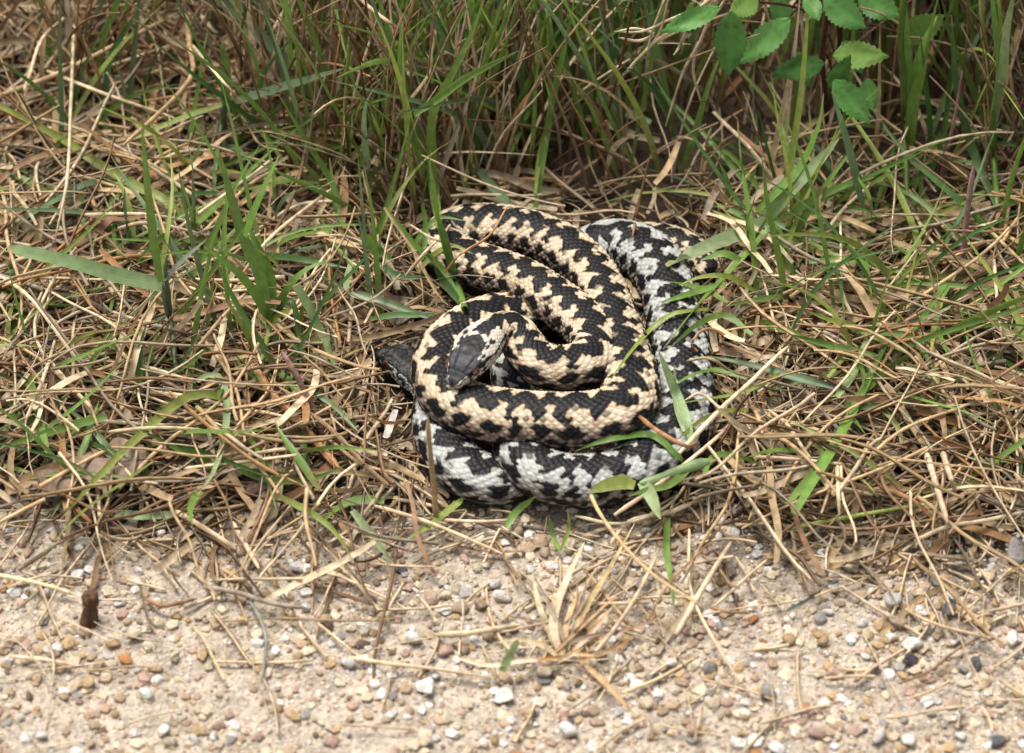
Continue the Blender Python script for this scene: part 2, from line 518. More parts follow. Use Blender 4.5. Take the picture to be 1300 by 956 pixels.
    i0, i1 = idx[:-1], idx[1:]
    Fc = np.stack([i0, i1, np.roll(i1, -1, 1), np.roll(i0, -1, 1)], -1).reshape(-1, 4)
    Vt = P.reshape(-1, 3)
    Cc = np.concatenate([col.reshape(-1, 3), np.ones((nr * NA, 1))], 1)
    # closing caps: a fan of thin quads onto the first and last ring centres
    c0i = len(Vt)
    Vt = np.vstack([Vt, X[0] - T[0] * 0.00015, X[-1] + T[-1] * 0.001])
    Cc = np.vstack([Cc, Cc[0], Cc[-2]])
    f0 = idx[0]; f1 = idx[-1]
    cap0 = np.stack([f0[0::2], np.roll(f0, -1)[0::2], np.roll(f0, -2)[0::2], np.full(NA // 2, c0i)], -1)
    cap1 = np.stack([np.roll(f1, -2)[0::2], np.roll(f1, -1)[0::2], f1[0::2], np.full(NA // 2, c0i + 1)], -1)
    Fc = np.vstack([Fc, cap0, cap1])
    info = dict(X=X, S=S, N=N, T=T, s=s, w=wv, t=tv, h=h, P=P)
    return Vt, Fc, Cc, info

def z1(x, y): return 460 + x / 2.276, 240 + y / 2.276

yellow_pts = [
    (574, 491, 43), (581, 481, 45), (589, 467, 47), (598, 452, 48), (607, 438, 48), (619, 425, 47), (636, 414, 45), (655, 413, 43),
    (664, 430, 40), (666, 452, 38), (683, 466, 36), (710, 471, 34), (738, 468, 33), (757, 455, 31), (759, 434, 29), (746, 413, 28),
    (720, 393, 27), (693, 375, 26), (666, 357, 25), (634, 346, 23), (606, 337, 21), (580, 330, 19), (562, 318, 17), (560, 302, 16), (574, 291, 17),
    (600, 288, 18), (632, 288, 20), (664, 294, 21), (700, 306, 22), (730, 325, 23), (752, 348, 24), (767, 373, 25),
    (776, 402, 26), (786, 434, 27), (797, 466, 28), (803, 497, 29), (796, 519, 30), (774, 531, 31), (746, 534, 31),
    (715, 535, 31), (682, 534, 30), (648, 531, 30), (618, 527, 29), (590, 520, 28), (568, 506, 27), (558, 482, 26), (562, 456, 25),
    (578, 432, 24), (602, 415, 23), (632, 404, 20), (662, 404, 15), (690, 396, 10), (715, 366, 6), (750, 330, 5), (800, 306, 4), (845, 304, 4), (878, 316, 4), (895, 334, 4), (902, 352, 4)]
yellow_r = [(44, 8.2), (58, 10.0), (75, 11.2), (100, 11.6), (150, 11.6), (210, 11.6), (280, 11.8), (340, 12.4), (400, 13.2), (470, 13.5), (540, 13.2), (590, 12.6), (640, 11.0), (680, 8.6), (730, 6.6), (780, 5.2), (830, 3.4), (850, 1.5)]
Vt, Fc, Cc, yi = make_snake(yellow_pts, yellow_r, 32.0, (0.57, 0.475, 0.345), (0.62, 0.44, 0.26), (0.25, 0.195, 0.16), 11.6, 3, True, (0.31, 0.455), 0.045)
m_y = mesh_arrays('body', Vt, Fc, Cc)

white_pts = [
    (480, 447, 11), (489, 450, 11.5), (502, 455, 12), (514, 460, 12), (527, 468, 12), (541, 481, 11), (549, 500, 11), (553, 526, 11),
    (561, 560, 12), (580, 592, 12), (607, 609, 11), (640, 613, 9), (668, 606, 6), (690, 585, 4), (690, 550, 5), (665, 515, 9), (645, 485, 12), (650, 450, 12),
    (685, 405, 8), (718, 360, 7), (742, 322, 8), (757, 310, 9), (785, 308, 10), (812, 318, 11), (835, 338, 13), (849, 371, 13),
    (858, 412, 13.5), (865, 456, 13.5), (869, 500, 13.5), (865, 541, 14), (846, 573, 15), (815, 595, 15), (780, 607, 15), (742, 613, 15), (706, 611, 16), (677, 600, 18), (661, 580, 19), (656, 556, 15), (668, 530, 9), (700, 515, 6), (735, 505, 5)]
white_r = [(-5, 8.5), (-6, 10), (-7, 11.5), (-8, 12.4), (-10, 12.4), (-12, 11), (-14, 9), (-17, 9), (-19, 9.5), (-21, 12), (-23, 13.4), (-26, 14), (-29, 14), (-32, 13.4), (-35, 12.8), (-37, 11), (-38, 8), (-39, 4.5), (-40, 1)]
Vt2, Fc2, Cc2, wi = make_snake(white_pts, white_r, 31.0, (0.42, 0.425, 0.405), (0.72, 0.68, 0.62), (0.27, 0.245, 0.215), 12.0, 8, False, (0.35, 0.44), 0.09)
m_w = mesh_arrays('body', Vt2, Fc2, Cc2)
SNAKE_X = np.vstack([yi['X'][::6], wi['X'][::6]])
SNAKE_R = np.concatenate([yi['w'][::6], wi['w'][::6]]) / 1000.0

def eye_mat():
    m, t, p = new_mat('snake_eye')
    a = t.nodes.new('ShaderNodeAttribute'); a.attribute_name = 'Col'
    t.links.new(a.outputs['Color'], p.inputs['Base Color'])
    p.inputs['Roughness'].default_value = 0.08
    p.inputs['Coat Weight'].default_value = 0.6
    return m
M_eye = eye_mat()

def make_eye(info, side, iris, parent):
    h = info['h']
    i = int(np.argmin(np.abs(info['s'] - 8.6 * h)))
    X, S, N, T = info['X'][i], info['S'][i], info['N'][i], info['T'][i]
    th = side * 1.16
    j = int(round((th + np.pi) / (2 * np.pi) * 132)) % 132
    surf = info['P'][i, j]
    out = norm(S * side * 0.9 + N * 0.35)
    r = 2.15 * h / 1000
    c = surf - out * r * 0.45
    V, Cl = [], []
    nu, nvv = 24, 16
    for b in range(nvv + 1):
        ph = math.pi * b / nvv
        for a in range(nu):
            la = 2 * math.pi * a / nu
            loc = np.array([math.sin(ph) * math.cos(la), math.sin(ph) * math.sin(la), math.cos(ph)])   # z = outward
            upv = norm(N - out * (N @ out)); rt = np.cross(upv, out)
            V.append(c + r * (loc[0] * rt + loc[1] * upv + loc[2] * out))
            slit = (loc[0] / 0.22) ** 2 + (loc[1] / 0.75) ** 2 < 1 and loc[2] > 0
            ring = loc[2] < 0.5
            Cl.append((0.004, 0.004, 0.004, 1) if (slit or ring) else iris)
    idx = np.arange((nvv + 1) * nu).reshape(nvv + 1, nu)
    Fq = np.stack([idx[:-1], idx[1:], np.roll(idx[1:], -1, 1), np.roll(idx[:-1], -1, 1)], -1).reshape(-1, 4)
    V = np.array(V) - np.array(parent.location)
    me = mesh_arrays('eye', V, Fq, np.array(Cl))
    return obj('eye', me, M_eye, parent)

def snake_thing(label, me, info, iris):
    c = info['X'].mean(0); c[2] = 0
    e = empty('adder', c)
    tag(e, label, 'snake')
    for v in (me,):
        co = np.empty(len(v.vertices) * 3, np.float32); v.vertices.foreach_get('co', co)
        co = co.reshape(-1, 3) - c; v.vertices.foreach_set('co', co.ravel().astype(np.float32)); v.update()
    obj('body', me, M_snake, e)
    for sd_ in (-1, 1):
        make_eye(info, sd_, iris, e)
    return e
snake_thing('cream and black zigzag adder coiled on top with its dark head resting on its coils', m_y, yi, (0.17, 0.035, 0.010, 1))
snake_thing('silvery white and black adder lying beneath the cream one, black head poking out', m_w, wi, (0.10, 0.02, 0.008, 1))

def clear_of_snakes(X, margin=0.002, footprint=True):
    """True for curves (n,k,3) that do not run through or over the snakes"""
    ok = np.ones(len(X), bool)
    near = (np.abs(X[..., 0] - 0.01).min(1) < 0.13) & (X[..., 1].min(1) < 0.20) & (X[..., 1].max(1) > -0.12)
    for i in np.nonzero(near)[0]:
        d = SNAKE_X[None, :, :] - X[i][:, None, :]
        d2 = (d[..., 0] ** 2 + d[..., 1] ** 2) if footprint else (d ** 2).sum(-1)
        if (d2 < (SNAKE_R + margin)[None, :] ** 2).any():
            ok[i] = False
    return ok

def lift_off(P, margin=0.0012):
    """slide points of a curve along their line of sight until they lie on, not in, the snakes"""
    P = np.array(P, float)
    for i in range(len(P)):
        for _ in range(60):
            if (((SNAKE_X - P[i]) ** 2).sum(1) > (SNAKE_R + margin) ** 2).all():
                break
            P[i] = P[i] + norm(CAM - P[i]) * 0.0015
    return P

# ------------------------------------------------------------------ colours of plants
COL = dict(g=(0.18, 0.30, 0.06), d=(0.08, 0.165, 0.04), b=(0.155, 0.235, 0.11), y=(0.29, 0.355, 0.08), p=(0.31, 0.40, 0.19),
           t=(0.53, 0.37, 0.20), w=(0.69, 0.545, 0.355), n=(0.28, 0.165, 0.09), o=(0.42, 0.23, 0.10), e=(0.25, 0.27, 0.21), k=(0.40, 0.23, 0.20), h=(0.34, 0.27, 0.19))
def jit(c, a=0.14):
    c = np.array(COL[c] if isinstance(c, str) else c)
    return c * (1 + rng.uniform(-a, a)) * (1 + rng.uniform(-a * 0.4, a * 0.4, 3))

def path_world(pts, y0, lean, zmin=0.004):
    """photo points -> a curve that leaves its base at depth y0 and leans by `lean` metres towards its tip"""
    out = []
    m = len(pts)
    for i, p in enumerate(pts):
        out.append(on_y(p[0], p[1], y0 + lean * (i / max(m - 1, 1)) ** 1.3, zmin))
    return np.array(out)

def path_lying(pts, z):
    m = len(pts)
    zz = z if isinstance(z, (list, tuple)) else [z * (0.75 + 0.35 * math.sin(math.pi * i / max(m - 1, 1))) for i in range(m)]
    return np.array([on_z(p[0], p[1], zz[i] / 1000.0) for i, p in enumerate(pts)])

def face_dir(k):
    n0 = np.array([rng.uniform(-0.45, 0.45), -0.55 + rng.uniform(-0.3, 0.3), 0.8])
    n1 = n0 + rng.normal(0, 0.45, 3)                     # blades twist along their length
    t = np.linspace(0, 1, k)[None, :, None]
    return norm(n0 * (1 - t) + n1 * t)

def blade_mesh(P, width, col, k=16, tip='point', fold=0.22, tipcol=None):
    X = catmull(P, k)[None]
    t = np.linspace(0, 1, k)
    if tip == 'point':
        prof = (0.62 + 0.38 * smoothstep(0, 0.25, t)) * np.clip(1 - t ** 3.0, 0.04, 1) ** 0.8
    elif tip == 'both':
        prof = np.clip(np.sin(np.pi * np.clip(t, 0.03, 0.97)), 0.1, 1) ** 0.5
    else:
        prof = (0.85 + 0.15 * smoothstep(0, 0.2, t)) * (1 - 0.28 * t ** 1.5) * (1 - 0.55 * smoothstep(0.96, 1, t))
    W_ = (width * prof)[None]
    c = np.broadcast_to(np.asarray(col)[None, None, :], (1, k, 3)).copy()
    c *= (1 + 0.10 * np.sin(t * 5 + rng.uniform(0, 6)))[None, :, None]
    tc_ = np.array(COL['t']) if tipcol is None else np.array(tipcol)
    ft = (smoothstep(0.93, 1.0, t) * 0.75)[None, :, None]
    c = c * (1 - ft) + tc_ * ft
    return blades(X, W_, c, face_dir(k), fold)

def stalk_mesh(P, width, col, k=14, sides=6, taper=0.6):
    X = catmull(P, k)[None]
    t = np.linspace(0, 1, k)
    R = (width / 2 * (1 - (1 - taper) * t) * (1 + 0.06 * np.sin(t * 17 + rng.uniform(0, 6))))[None]
    R[:, 0] *= 0.6; R[:, -1] *= 0.4
    c = np.broadcast_to(np.asarray(col)[None, None, :], (1, k, 3)).copy()
    c *= (1 + 0.12 * np.sin(t * 9 + rng.uniform(0, 6)))[None, :, None]
    return tubes(X, R, c, sides)

def place(name, arr, mat, parent=None, origin=None, smooth=True):
    V, Fc, Cc = arr
    if parent is not None:
        org = np.array(parent.location)
    else:
        org = V[:3].mean(0) if origin is None else np.array(origin)
    me = mesh_arrays(name, V - org, Fc, Cc, smooth)
    return obj(name, me, mat, parent, None if parent is not None else org)

# ------------------------------------------------------------------ traced green grass plants
# (label, base pixel, [ (kind, points, width px, colour, lean m) ]); kind: leaf, stem, cut (leaf with a mown blunt tip)
PLANTS = [
 ('tall green grass shoot with one broad mown leaf thrown out to the side', (226, 466), [
    ('stem', [(226, 466), (219, 430), (212, 395), (206, 358)], 7, 'e', .004),
    ('cut', [(206, 362), (150, 350), (90, 333), (10, 315)], 19, 'p', -.01),
    ('leaf', [(204, 358), (196, 310), (188, 240), (180, 157)], 11, 'g', .01),
    ('leaf', [(208, 356), (232, 330), (262, 304)], 6, 'e', .01),
    ('stem', [(222, 462), (217, 400), (210, 345), (212, 325)], 6, 'b', .002)]),
 ('bushy green grass tuft with fanned leaves beside the pink stem', (338, 452), [
    ('stem', [(332, 458), (338, 435), (343, 410)], 7, 'y', 0),
    ('leaf', [(343, 412), (330, 350), (305, 290), (276, 186)], 14, 'g', .02),
    ('leaf', [(342, 410), (325, 375), (300, 345), (258, 312)], 12, 'g', -.01),
    ('leaf', [(343, 408), (344, 350), (322, 300), (311, 268)], 15, 'g', .03),
    ('leaf', [(311, 300), (330, 250), (354, 198)], 10, 'g', .02),
    ('leaf', [(343, 412), (352, 402), (373, 390)], 8, 'y', -.005),
    ('cut', [(376, 362), (393, 390), (410, 425), (427, 466)], 12, 'p', -.02),
    ('leaf', [(345, 405), (370, 380), (381, 440), (381, 470)], 7, 'd', -.01),
    ('leaf', [(346, 402), (362, 370), (385, 345), (420, 328)], 9, 'g', .01)]),
 ('thin upright green stem rising out of the straw', (237, 484), [
    ('leaf', [(237, 484), (246, 430), (262, 340), (284, 270)], 8, 'g', .02)]),
 ('grass shoot with a long leaf arching out to the side of dry stems', (285, 210), [
    ('stem', [(285, 210), (284, 170), (284, 132)], 9, 'b', 0),
    ('leaf', [(286, 132), (320, 122), (380, 104), (440, 86)], 12, 'b', -.01),
    ('leaf', [(282, 133), (235, 148), (195, 165), (156, 182)], 7, 'y', -.015),
    ('leaf', [(285, 132), (287, 90), (281, 48)], 13, 'g', .01)]),
 ('long olive grass blade bending down across the straw bank', (249, 276), [
    ('leaf', [(249, 276), (215, 258), (177, 238), (120, 205), (85, 180), (0, 134), (-40, 116)], 12, 'y', .04)]),
 ('bluish grass blade lying low over the straw bank', (150, 226), [
    ('leaf', [(150, 226), (120, 231), (88, 245), (40, 272), (5, 298)], 9, 'b', -.02)]),
 ('slender upright dark green grass leaf at the mossy hollow', (58, 70), [
    ('leaf', [(58, 70), (57, 46), (53, 0), (52, -25)], 12, 'd', 0)]),
 ('dark green grass leaf drooping over pale straw', (131, 165), [
    ('leaf', [(131, 165), (134, 120), (141, 70), (165, 30), (190, -8)], 9, 'd', .03)]),
 ('tall green leaf leaning across brown stems', (440, 290), [
    ('leaf', [(440, 290), (425, 240), (390, 180), (354, 120)], 9, 'g', .02),
    ('leaf', [(436, 290), (426, 262), (418, 200)], 7, 'g', .01)]),
 ('long narrow green blade reaching down over the dead oak leaf', (316, 500), [
    ('leaf', [(316, 500), (272, 500), (230, 508), (167, 562), (120, 610), (76, 660)], 11, 'y', -.03)]),
 ('short green blade lying above the dead oak leaf', (135, 530), [
    ('leaf', [(136, 529), (90, 540), (40, 556), (-6, 569)], 10, 'g', -.01)]),
 ('stubby mown green blade standing beside the flat straw piece', (17, 464), [
    ('cut', [(17, 464), (38, 487), (50, 530), (60, 575)], 10, 'g', -.02)]),
 ('folded green blade drooping above the pale split straw', (272, 476), [
    ('leaf', [(250, 484), (272, 474), (287, 500), (285, 553), (270, 600), (250, 629)], 9, 'p', -.03)]),
 ('green blade arching over the reddish twig', (364, 496), [
    ('leaf', [(364, 496), (392, 500), (420, 512), (456, 549)], 7, 'p', -.02)]),
 ('grass shoot with two kinked leaves beside the coils', (310, 330), [
    ('leaf', [(310, 323), (360, 326), (405, 333), (444, 341)], 8, 'd', -.005),
    ('leaf', [(446, 330), (440, 365), (458, 378), (482, 384)], 8, 'p', -.01)]),
 ('green sheathed grass stem standing against the cream snake', (588, 398), [
    ('stem', [(590, 392), (578, 355), (566, 310), (556, 276)], 11, 'g', -.005),
    ('leaf', [(556, 280), (551, 240), (546, 205), (548, 180)], 8, 'g', 0),
    ('leaf', [(580, 372), (560, 340), (526, 310), (490, 262)], 8, 'g', .005),
    ('leaf', [(585, 385), (560, 352), (545, 325), (530, 330)], 10, 'd', -.01)]),
 ('green blades lying flat and pointing at the head of the white snake', (470, 372), [
    ('leaf', [(452, 372), (480, 380), (520, 395), (556, 408)], 10, 'b', -.01),
    ('leaf', [(470, 405), (500, 400), (540, 400), (560, 396)], 8, 'd', -.005),
    ('leaf', [(480, 335), (505, 350), (540, 352)], 9, 'd', 0),
    ('leaf', [(462, 300), (482, 318), (500, 332)], 13, 'g', .01)]),
 ('broad leaved grass shoot leaning over the white coils', (1010, 330), [
    ('stem', [(1010, 330), (992, 300), (974, 280)], 10, 'g', -.005),
    ('cut', [(974, 282), (935, 298), (895, 315), (846, 338)], 20, 'p', -.03),
    ('leaf', [(974, 279), (1000, 245), (1035, 210), (1065, 176)], 19, 'p', .01),
    ('leaf', [(988, 276), (950, 320), (895, 378), (860, 420), (842, 443)], 9, 'g', -.04),
    ('leaf', [(996, 277), (1030, 255), (1070, 236), (1109, 225)], 10, 'g', .01),
    ('leaf', [(962, 268), (990, 240), (1016, 214), (1040, 160), (1046, 118)], 12, 'g', .02),
    ('leaf', [(1094, 258), (1085, 215), (1070, 160), (1056, 116)], 10, 'b', .02)]),
 ('thin green blades trailing over the white coils', (922, 384), [
    ('leaf', [(924, 384), (890, 366), (838, 356)], 7, 'g', -.02),
    ('leaf', [(920, 360), (880, 372), (836, 385)], 9, 'g', -.02),
    ('leaf', [(900, 392), (848, 401), (806, 440), (772, 487)], 6, 'y', -.03)]),
 ('pale green leaf bent against the outer white coil', (876, 556), [
    ('leaf', [(878, 560), (866, 520), (848, 475), (836, 445)], 13, 'p', .0),
    ('leaf', [(868, 548), (858, 510), (856, 462)], 7, 'p', .0)]),
 ('narrow bright blade laid across the lower cream coil', (868, 556), [
    ('leaf', [(868, 556), (830, 553), (790, 555), (758, 562), (730, 573)], 8, 'g', -.006)]),
 ('stout pale grass shoot with short leaves at the lower white coil', (888, 588), [
    ('stem', [(900, 586), (872, 594), (840, 607), (812, 614)], 14, 'p', -.01),
    ('leaf', [(806, 616), (790, 612), (770, 616), (748, 625)], 17, 'y', -.004),
    ('leaf', [(814, 612), (824, 625), (832, 640), (839, 659)], 16, 'p', -.012),
    ('leaf', [(880, 590), (850, 615), (820, 622), (798, 630)], 9, 'g', -.01)]),
 ('sprawling green grass tuft with crossing blades in brown straw', (1112, 470), [
    ('leaf', [(1008, 652), (1045, 590), (1078, 532), (1115, 457), (1153, 385), (1212, 292)], 13, 'g', .10),
    ('leaf', [(1000, 640), (1030, 602), (1044, 575), (1034, 560)], 9, 'g', .0),
    ('leaf', [(1062, 492), (1006, 478), (950, 463), (898, 452)], 10, 'b', -.01),
    ('leaf', [(1112, 452), (1060, 440), (1002, 424)], 9, 'g', -.005),
    ('leaf', [(1150, 446), (1094, 419), (1050, 405), (1023, 394)], 9, 'y', -.005),
    ('leaf', [(1062, 504), (1085, 470), (1098, 436), (1104, 420)], 10, 'p', .01),
    ('leaf', [(1086, 505), (1125, 470), (1160, 450), (1205, 452)], 11, 'g', .01),
    ('leaf', [(1090, 519), (1125, 514), (1162, 506)], 6, 'd', 0),
    ('leaf', [(1088, 420), (1120, 422), (1160, 432), (1190, 476)], 8, 'g', .0)]),
 ('grass shoot with horizontal leaves crossing the dry stems', (1200, 385), [
    ('leaf', [(1160, 360), (1205, 362), (1255, 366), (1320, 369)], 6, 'g', .0),
    ('leaf', [(1027, 332), (1080, 330), (1128, 342), (1180, 362)], 9, 'g', .0),
    ('leaf', [(1204, 364), (1185, 388), (1164, 412)], 10, 'g', -.015),
    ('leaf', [(1196, 372), (1188, 405), (1182, 446)], 9, 'y', -.015),
    ('leaf', [(1155, 430), (1178, 395), (1200, 362), (1230, 330)], 8, 'g', .01),
    ('leaf', [(1190, 373), (1192, 420), (1215, 470)], 7, 'g', -.02)]),
 ('small spreading grass shoot among brown straw', (1190, 484), [
    ('leaf', [(1190, 484), (1220, 478), (1256, 481)], 8, 'd', 0),
    ('leaf', [(1192, 482), (1165, 470), (1150, 462)], 6, 'g', 0),
    ('leaf', [(1192, 482), (1176, 494), (1162, 506)], 5, 'g', -.005)]),
 ('thin pale blade running from the white coil into straw', (1028, 447), [
    ('leaf', [(1028, 447), (990, 476), (944, 498), (864, 512)], 6, 'y', -.02)]),
 ('curled green blade looped on the ground by the coils', (900, 598), [
    ('leaf', [(893, 606), (904, 581), (930, 577), (972, 592)], 7, 'g', -.005)]),
 ('tall grass stem with broad sheathed leaves below the shrub', (1154, 240), [
    ('stem', [(1152, 250), (1148, 170), (1147, 100), (1143, 50), (1150, -20)], 9, 'g', .0),
    ('leaf', [(1155, 190), (1158, 120), (1172, 60), (1190, 20)], 17, 'g', .02),
    ('leaf', [(1152, 190), (1160, 130), (1177, 76)], 18, 'g', .0),
    ('leaf', [(1149, 120), (1150, 60), (1146, 0), (1148, -30)], 14, 'g', .01),
    ('leaf', [(1153, 235), (1190, 200), (1205, 110), (1215, 20)], 9, 'd', .03)]),
 ('broad leaved grass stem standing in the dark by the shrub', (1262, 260), [
    ('stem', [(1266, 262), (1262, 200), (1260, 140)], 9, 'g', .0),
    ('leaf', [(1260, 142), (1268, 90), (1262, 30), (1256, -30)], 20, 'g', .01),
    ('leaf', [(1264, 150), (1274, 90), (1278, 40), (1290, -20)], 12, 'p', .0),
    ('leaf', [(1266, 262), (1235, 190), (1215, 110), (1208, 20)], 11, 'd', .02),
    ('leaf', [(1270, 262), (1300, 240), (1316, 140)], 10, 'd', .02)]),
 ('long dark stalk leaning across the shaded grass', (1320, 104), [
    ('leaf', [(1312, 104), (1250, 80), (1170, 30), (1150, 18)], 9, 'b', .03),
    ('leaf', [(1320, 178), (1250, 150), (1180, 131), (1116, 133)], 5, 'd', .0),
    ('leaf', [(1320, 188), (1240, 178), (1160, 170)], 5, 'd', .0)]),
 ('tall green stem rising past the dark hollow', (678, 246), [
    ('leaf', [(678, 246), (692, 180), (704, 113), (717, 58), (731, -10)], 9, 'g', .02),
    ('leaf', [(679, 246), (686, 190), (700, 140), (690, 95)], 6, 'y', .02)]),
 ('bright curved grass stem standing behind the cream snake', (594, 226), [
    ('leaf', [(594, 226), (600, 170), (612, 127), (642, 55), (660, -12)], 10, 'g', .02),
    ('leaf', [(590, 230), (601, 180), (612, 130), (625, 100)], 6, 'y', .01)]),
 ('green grass stem with a swollen sheath behind the cream snake', (558, 292), [
    ('leaf', [(558, 290), (551, 240), (548, 195), (550, 142), (574, 94), (600, 40), (617, -10)], 12, 'g', .02),
    ('leaf', [(526, 146), (560, 122), (594, 97), (659, 64)], 10, 'g', .0),
    ('leaf', [(536, 214), (518, 150), (508, 90), (510, 18)], 8, 'g', .02)]),
 ('broad green leaves crossing at the top of the grass', (600, 200), [
    ('leaf', [(600, 200), (607, 120), (604, 50), (592, -20)], 17, 'g', .03),
    ('leaf', [(649, 262), (625, 236), (600, 208)], 12, 'b', .01)]),
 ('wide bluish leaf slanting across the dark hollow', (824, 156), [
    ('leaf', [(826, 156), (768, 130), (735, 116), (713, 104)], 13, 'b', .01),
    ('leaf', [(649, 196), (668, 150), (689, 106)], 7, 'g', .01)]),
 ('green blades arching over the outer flank of the white coils', (950, 420), [
    ('leaf', [(955, 425), (920, 400), (885, 412), (852, 440)], 8, 'g', -.02),
    ('leaf', [(948, 480), (915, 470), (880, 476), (852, 492)], 7, 'g', -.025),
    ('leaf', [(962, 372), (925, 352), (890, 352), (862, 362)], 8, 'y', -.01),
    ('leaf', [(950, 520), (920, 522), (888, 535), (858, 560)], 6, 'y', -.03),
    ('leaf', [(940, 330), (918, 322), (890, 330)], 9, 'g', .0)]),
 ('fine green blades leaning over the upper cream coil', (528, 300), [
    ('leaf', [(520, 320), (540, 290), (560, 276), (590, 280)], 6, 'g', .0),
    ('leaf', [(530, 345), (552, 322), (575, 312), (600, 322)], 6, 'y', -.01),
    ('leaf', [(536, 330), (540, 290), (536, 255), (545, 215)], 7, 'g', .0)]),
 ('pair of small green sprouts in the straw below the coils', (690, 690), [
    ('leaf', [(711, 698), (702, 680), (697, 655)], 6, 'g', .003),
    ('leaf', [(712, 698), (722, 670), (720, 645)], 5, 'y', .003)]),
 ('pointed green sprout leaning on the lower white coil', (644, 668), [
    ('leaf', [(643, 670), (655, 650), (680, 630)], 9, 'g', .0)]),
 ('green blade half buried in straw below the white coil', (586, 640), [
    ('leaf', [(588, 634), (570, 648), (545, 668), (514, 686)], 9, 'y', -.01)]),
 ('green blades lying together over gravel by the straw edge', (440, 640), [
    ('leaf', [(488, 636), (460, 634), (430, 645), (400, 673)], 11, 'g', -.01),
    ('leaf', [(447, 648), (470, 676), (498, 714)], 10, 'p', -.015)]),
 ('narrow green blade lying on the gravel', (848, 655), [
    ('leaf', [(848, 648), (846, 700), (853, 740), (856, 776)], 8, 'g', -.01)]),
 ('short pale green mown blade standing in the gravel', (630, 855), [
    ('cut', [(637, 852), (648, 830), (657, 812)], 10, 'p', .0)]),
]
for label, base, bl in PLANTS:
    b0 = on_z(base[0], base[1], 0.0)
    e = empty('grass_plant', (b0[0], b0[1], 0.0))
    tag(e, label, 'grass', 'green grass plants growing round the snakes')
    for kind, pts, wpx, c, lean in bl:
        # a blade that leaves the plant at the height of a node keeps the plant's depth; one that hangs on the straw follows it
        P = path_world(pts, b0[1], lean, 0.023 if b0[1] > GRAVEL_Y + 0.012 else 0.006)
        if b0[1] > GRAVEL_Y + 0.012:
            P[0, 2] = min(P[0, 2], max(P[0, 2] - 0.015, 0.0)) if tuple(pts[0]) == tuple(base) else P[0, 2]
        P = lift_off(catmull(P, 24))
        wd = wpx / PXM * 1.08
        if kind == 'stem':
            place('stem', stalk_mesh(P, wd, jit(c), 10, 6, 0.85), M_leaf, e)
        else:
            place('leaf', blade_mesh(P, wd, jit(c), 16, 'cut' if kind == 'cut' else 'point', rng.uniform(0.12, 0.4)), M_leaf, e)

# ------------------------------------------------------------------ traced dry stalks, twigs and stubs
def lying(name, label, cat, pts, wpx, c, z, mat=M_straw, flat=False, group=None, taper=0.75):
    if mat is M_straw and on_z(pts[0][0], pts[0][1], 0)[1] > GRAVEL_Y + 0.01:
        z = [q + 8 for q in z] if isinstance(z, (list, tuple)) else z + 9
    P = lift_off(catmull(path_lying(pts, z), 24))
    wd = wpx / PXM
    arr = blade_mesh(P, wd, jit(c), 14, 'cut', 0.35) if flat else stalk_mesh(P, wd * 0.92, jit(c), 14, 6, taper)
    return tag(place(name, arr, mat), label, cat, group)

def standing(name, label, cat, pts, wpx, c, lean, mat=M_straw, flat=False, group=None, taper=0.7):
    b0 = on_z(pts[0][0], pts[0][1], 0.0)
    P = lift_off(catmull(path_world(pts, b0[1], lean, 0.003), 24))
    arr = blade_mesh(P, wpx / PXM, jit(c), 14, 'point', 0.3) if flat else stalk_mesh(P, wpx / PXM * 0.92, jit(c), 14, 6, taper)
    return tag(place(name, arr, mat), label, cat, group)

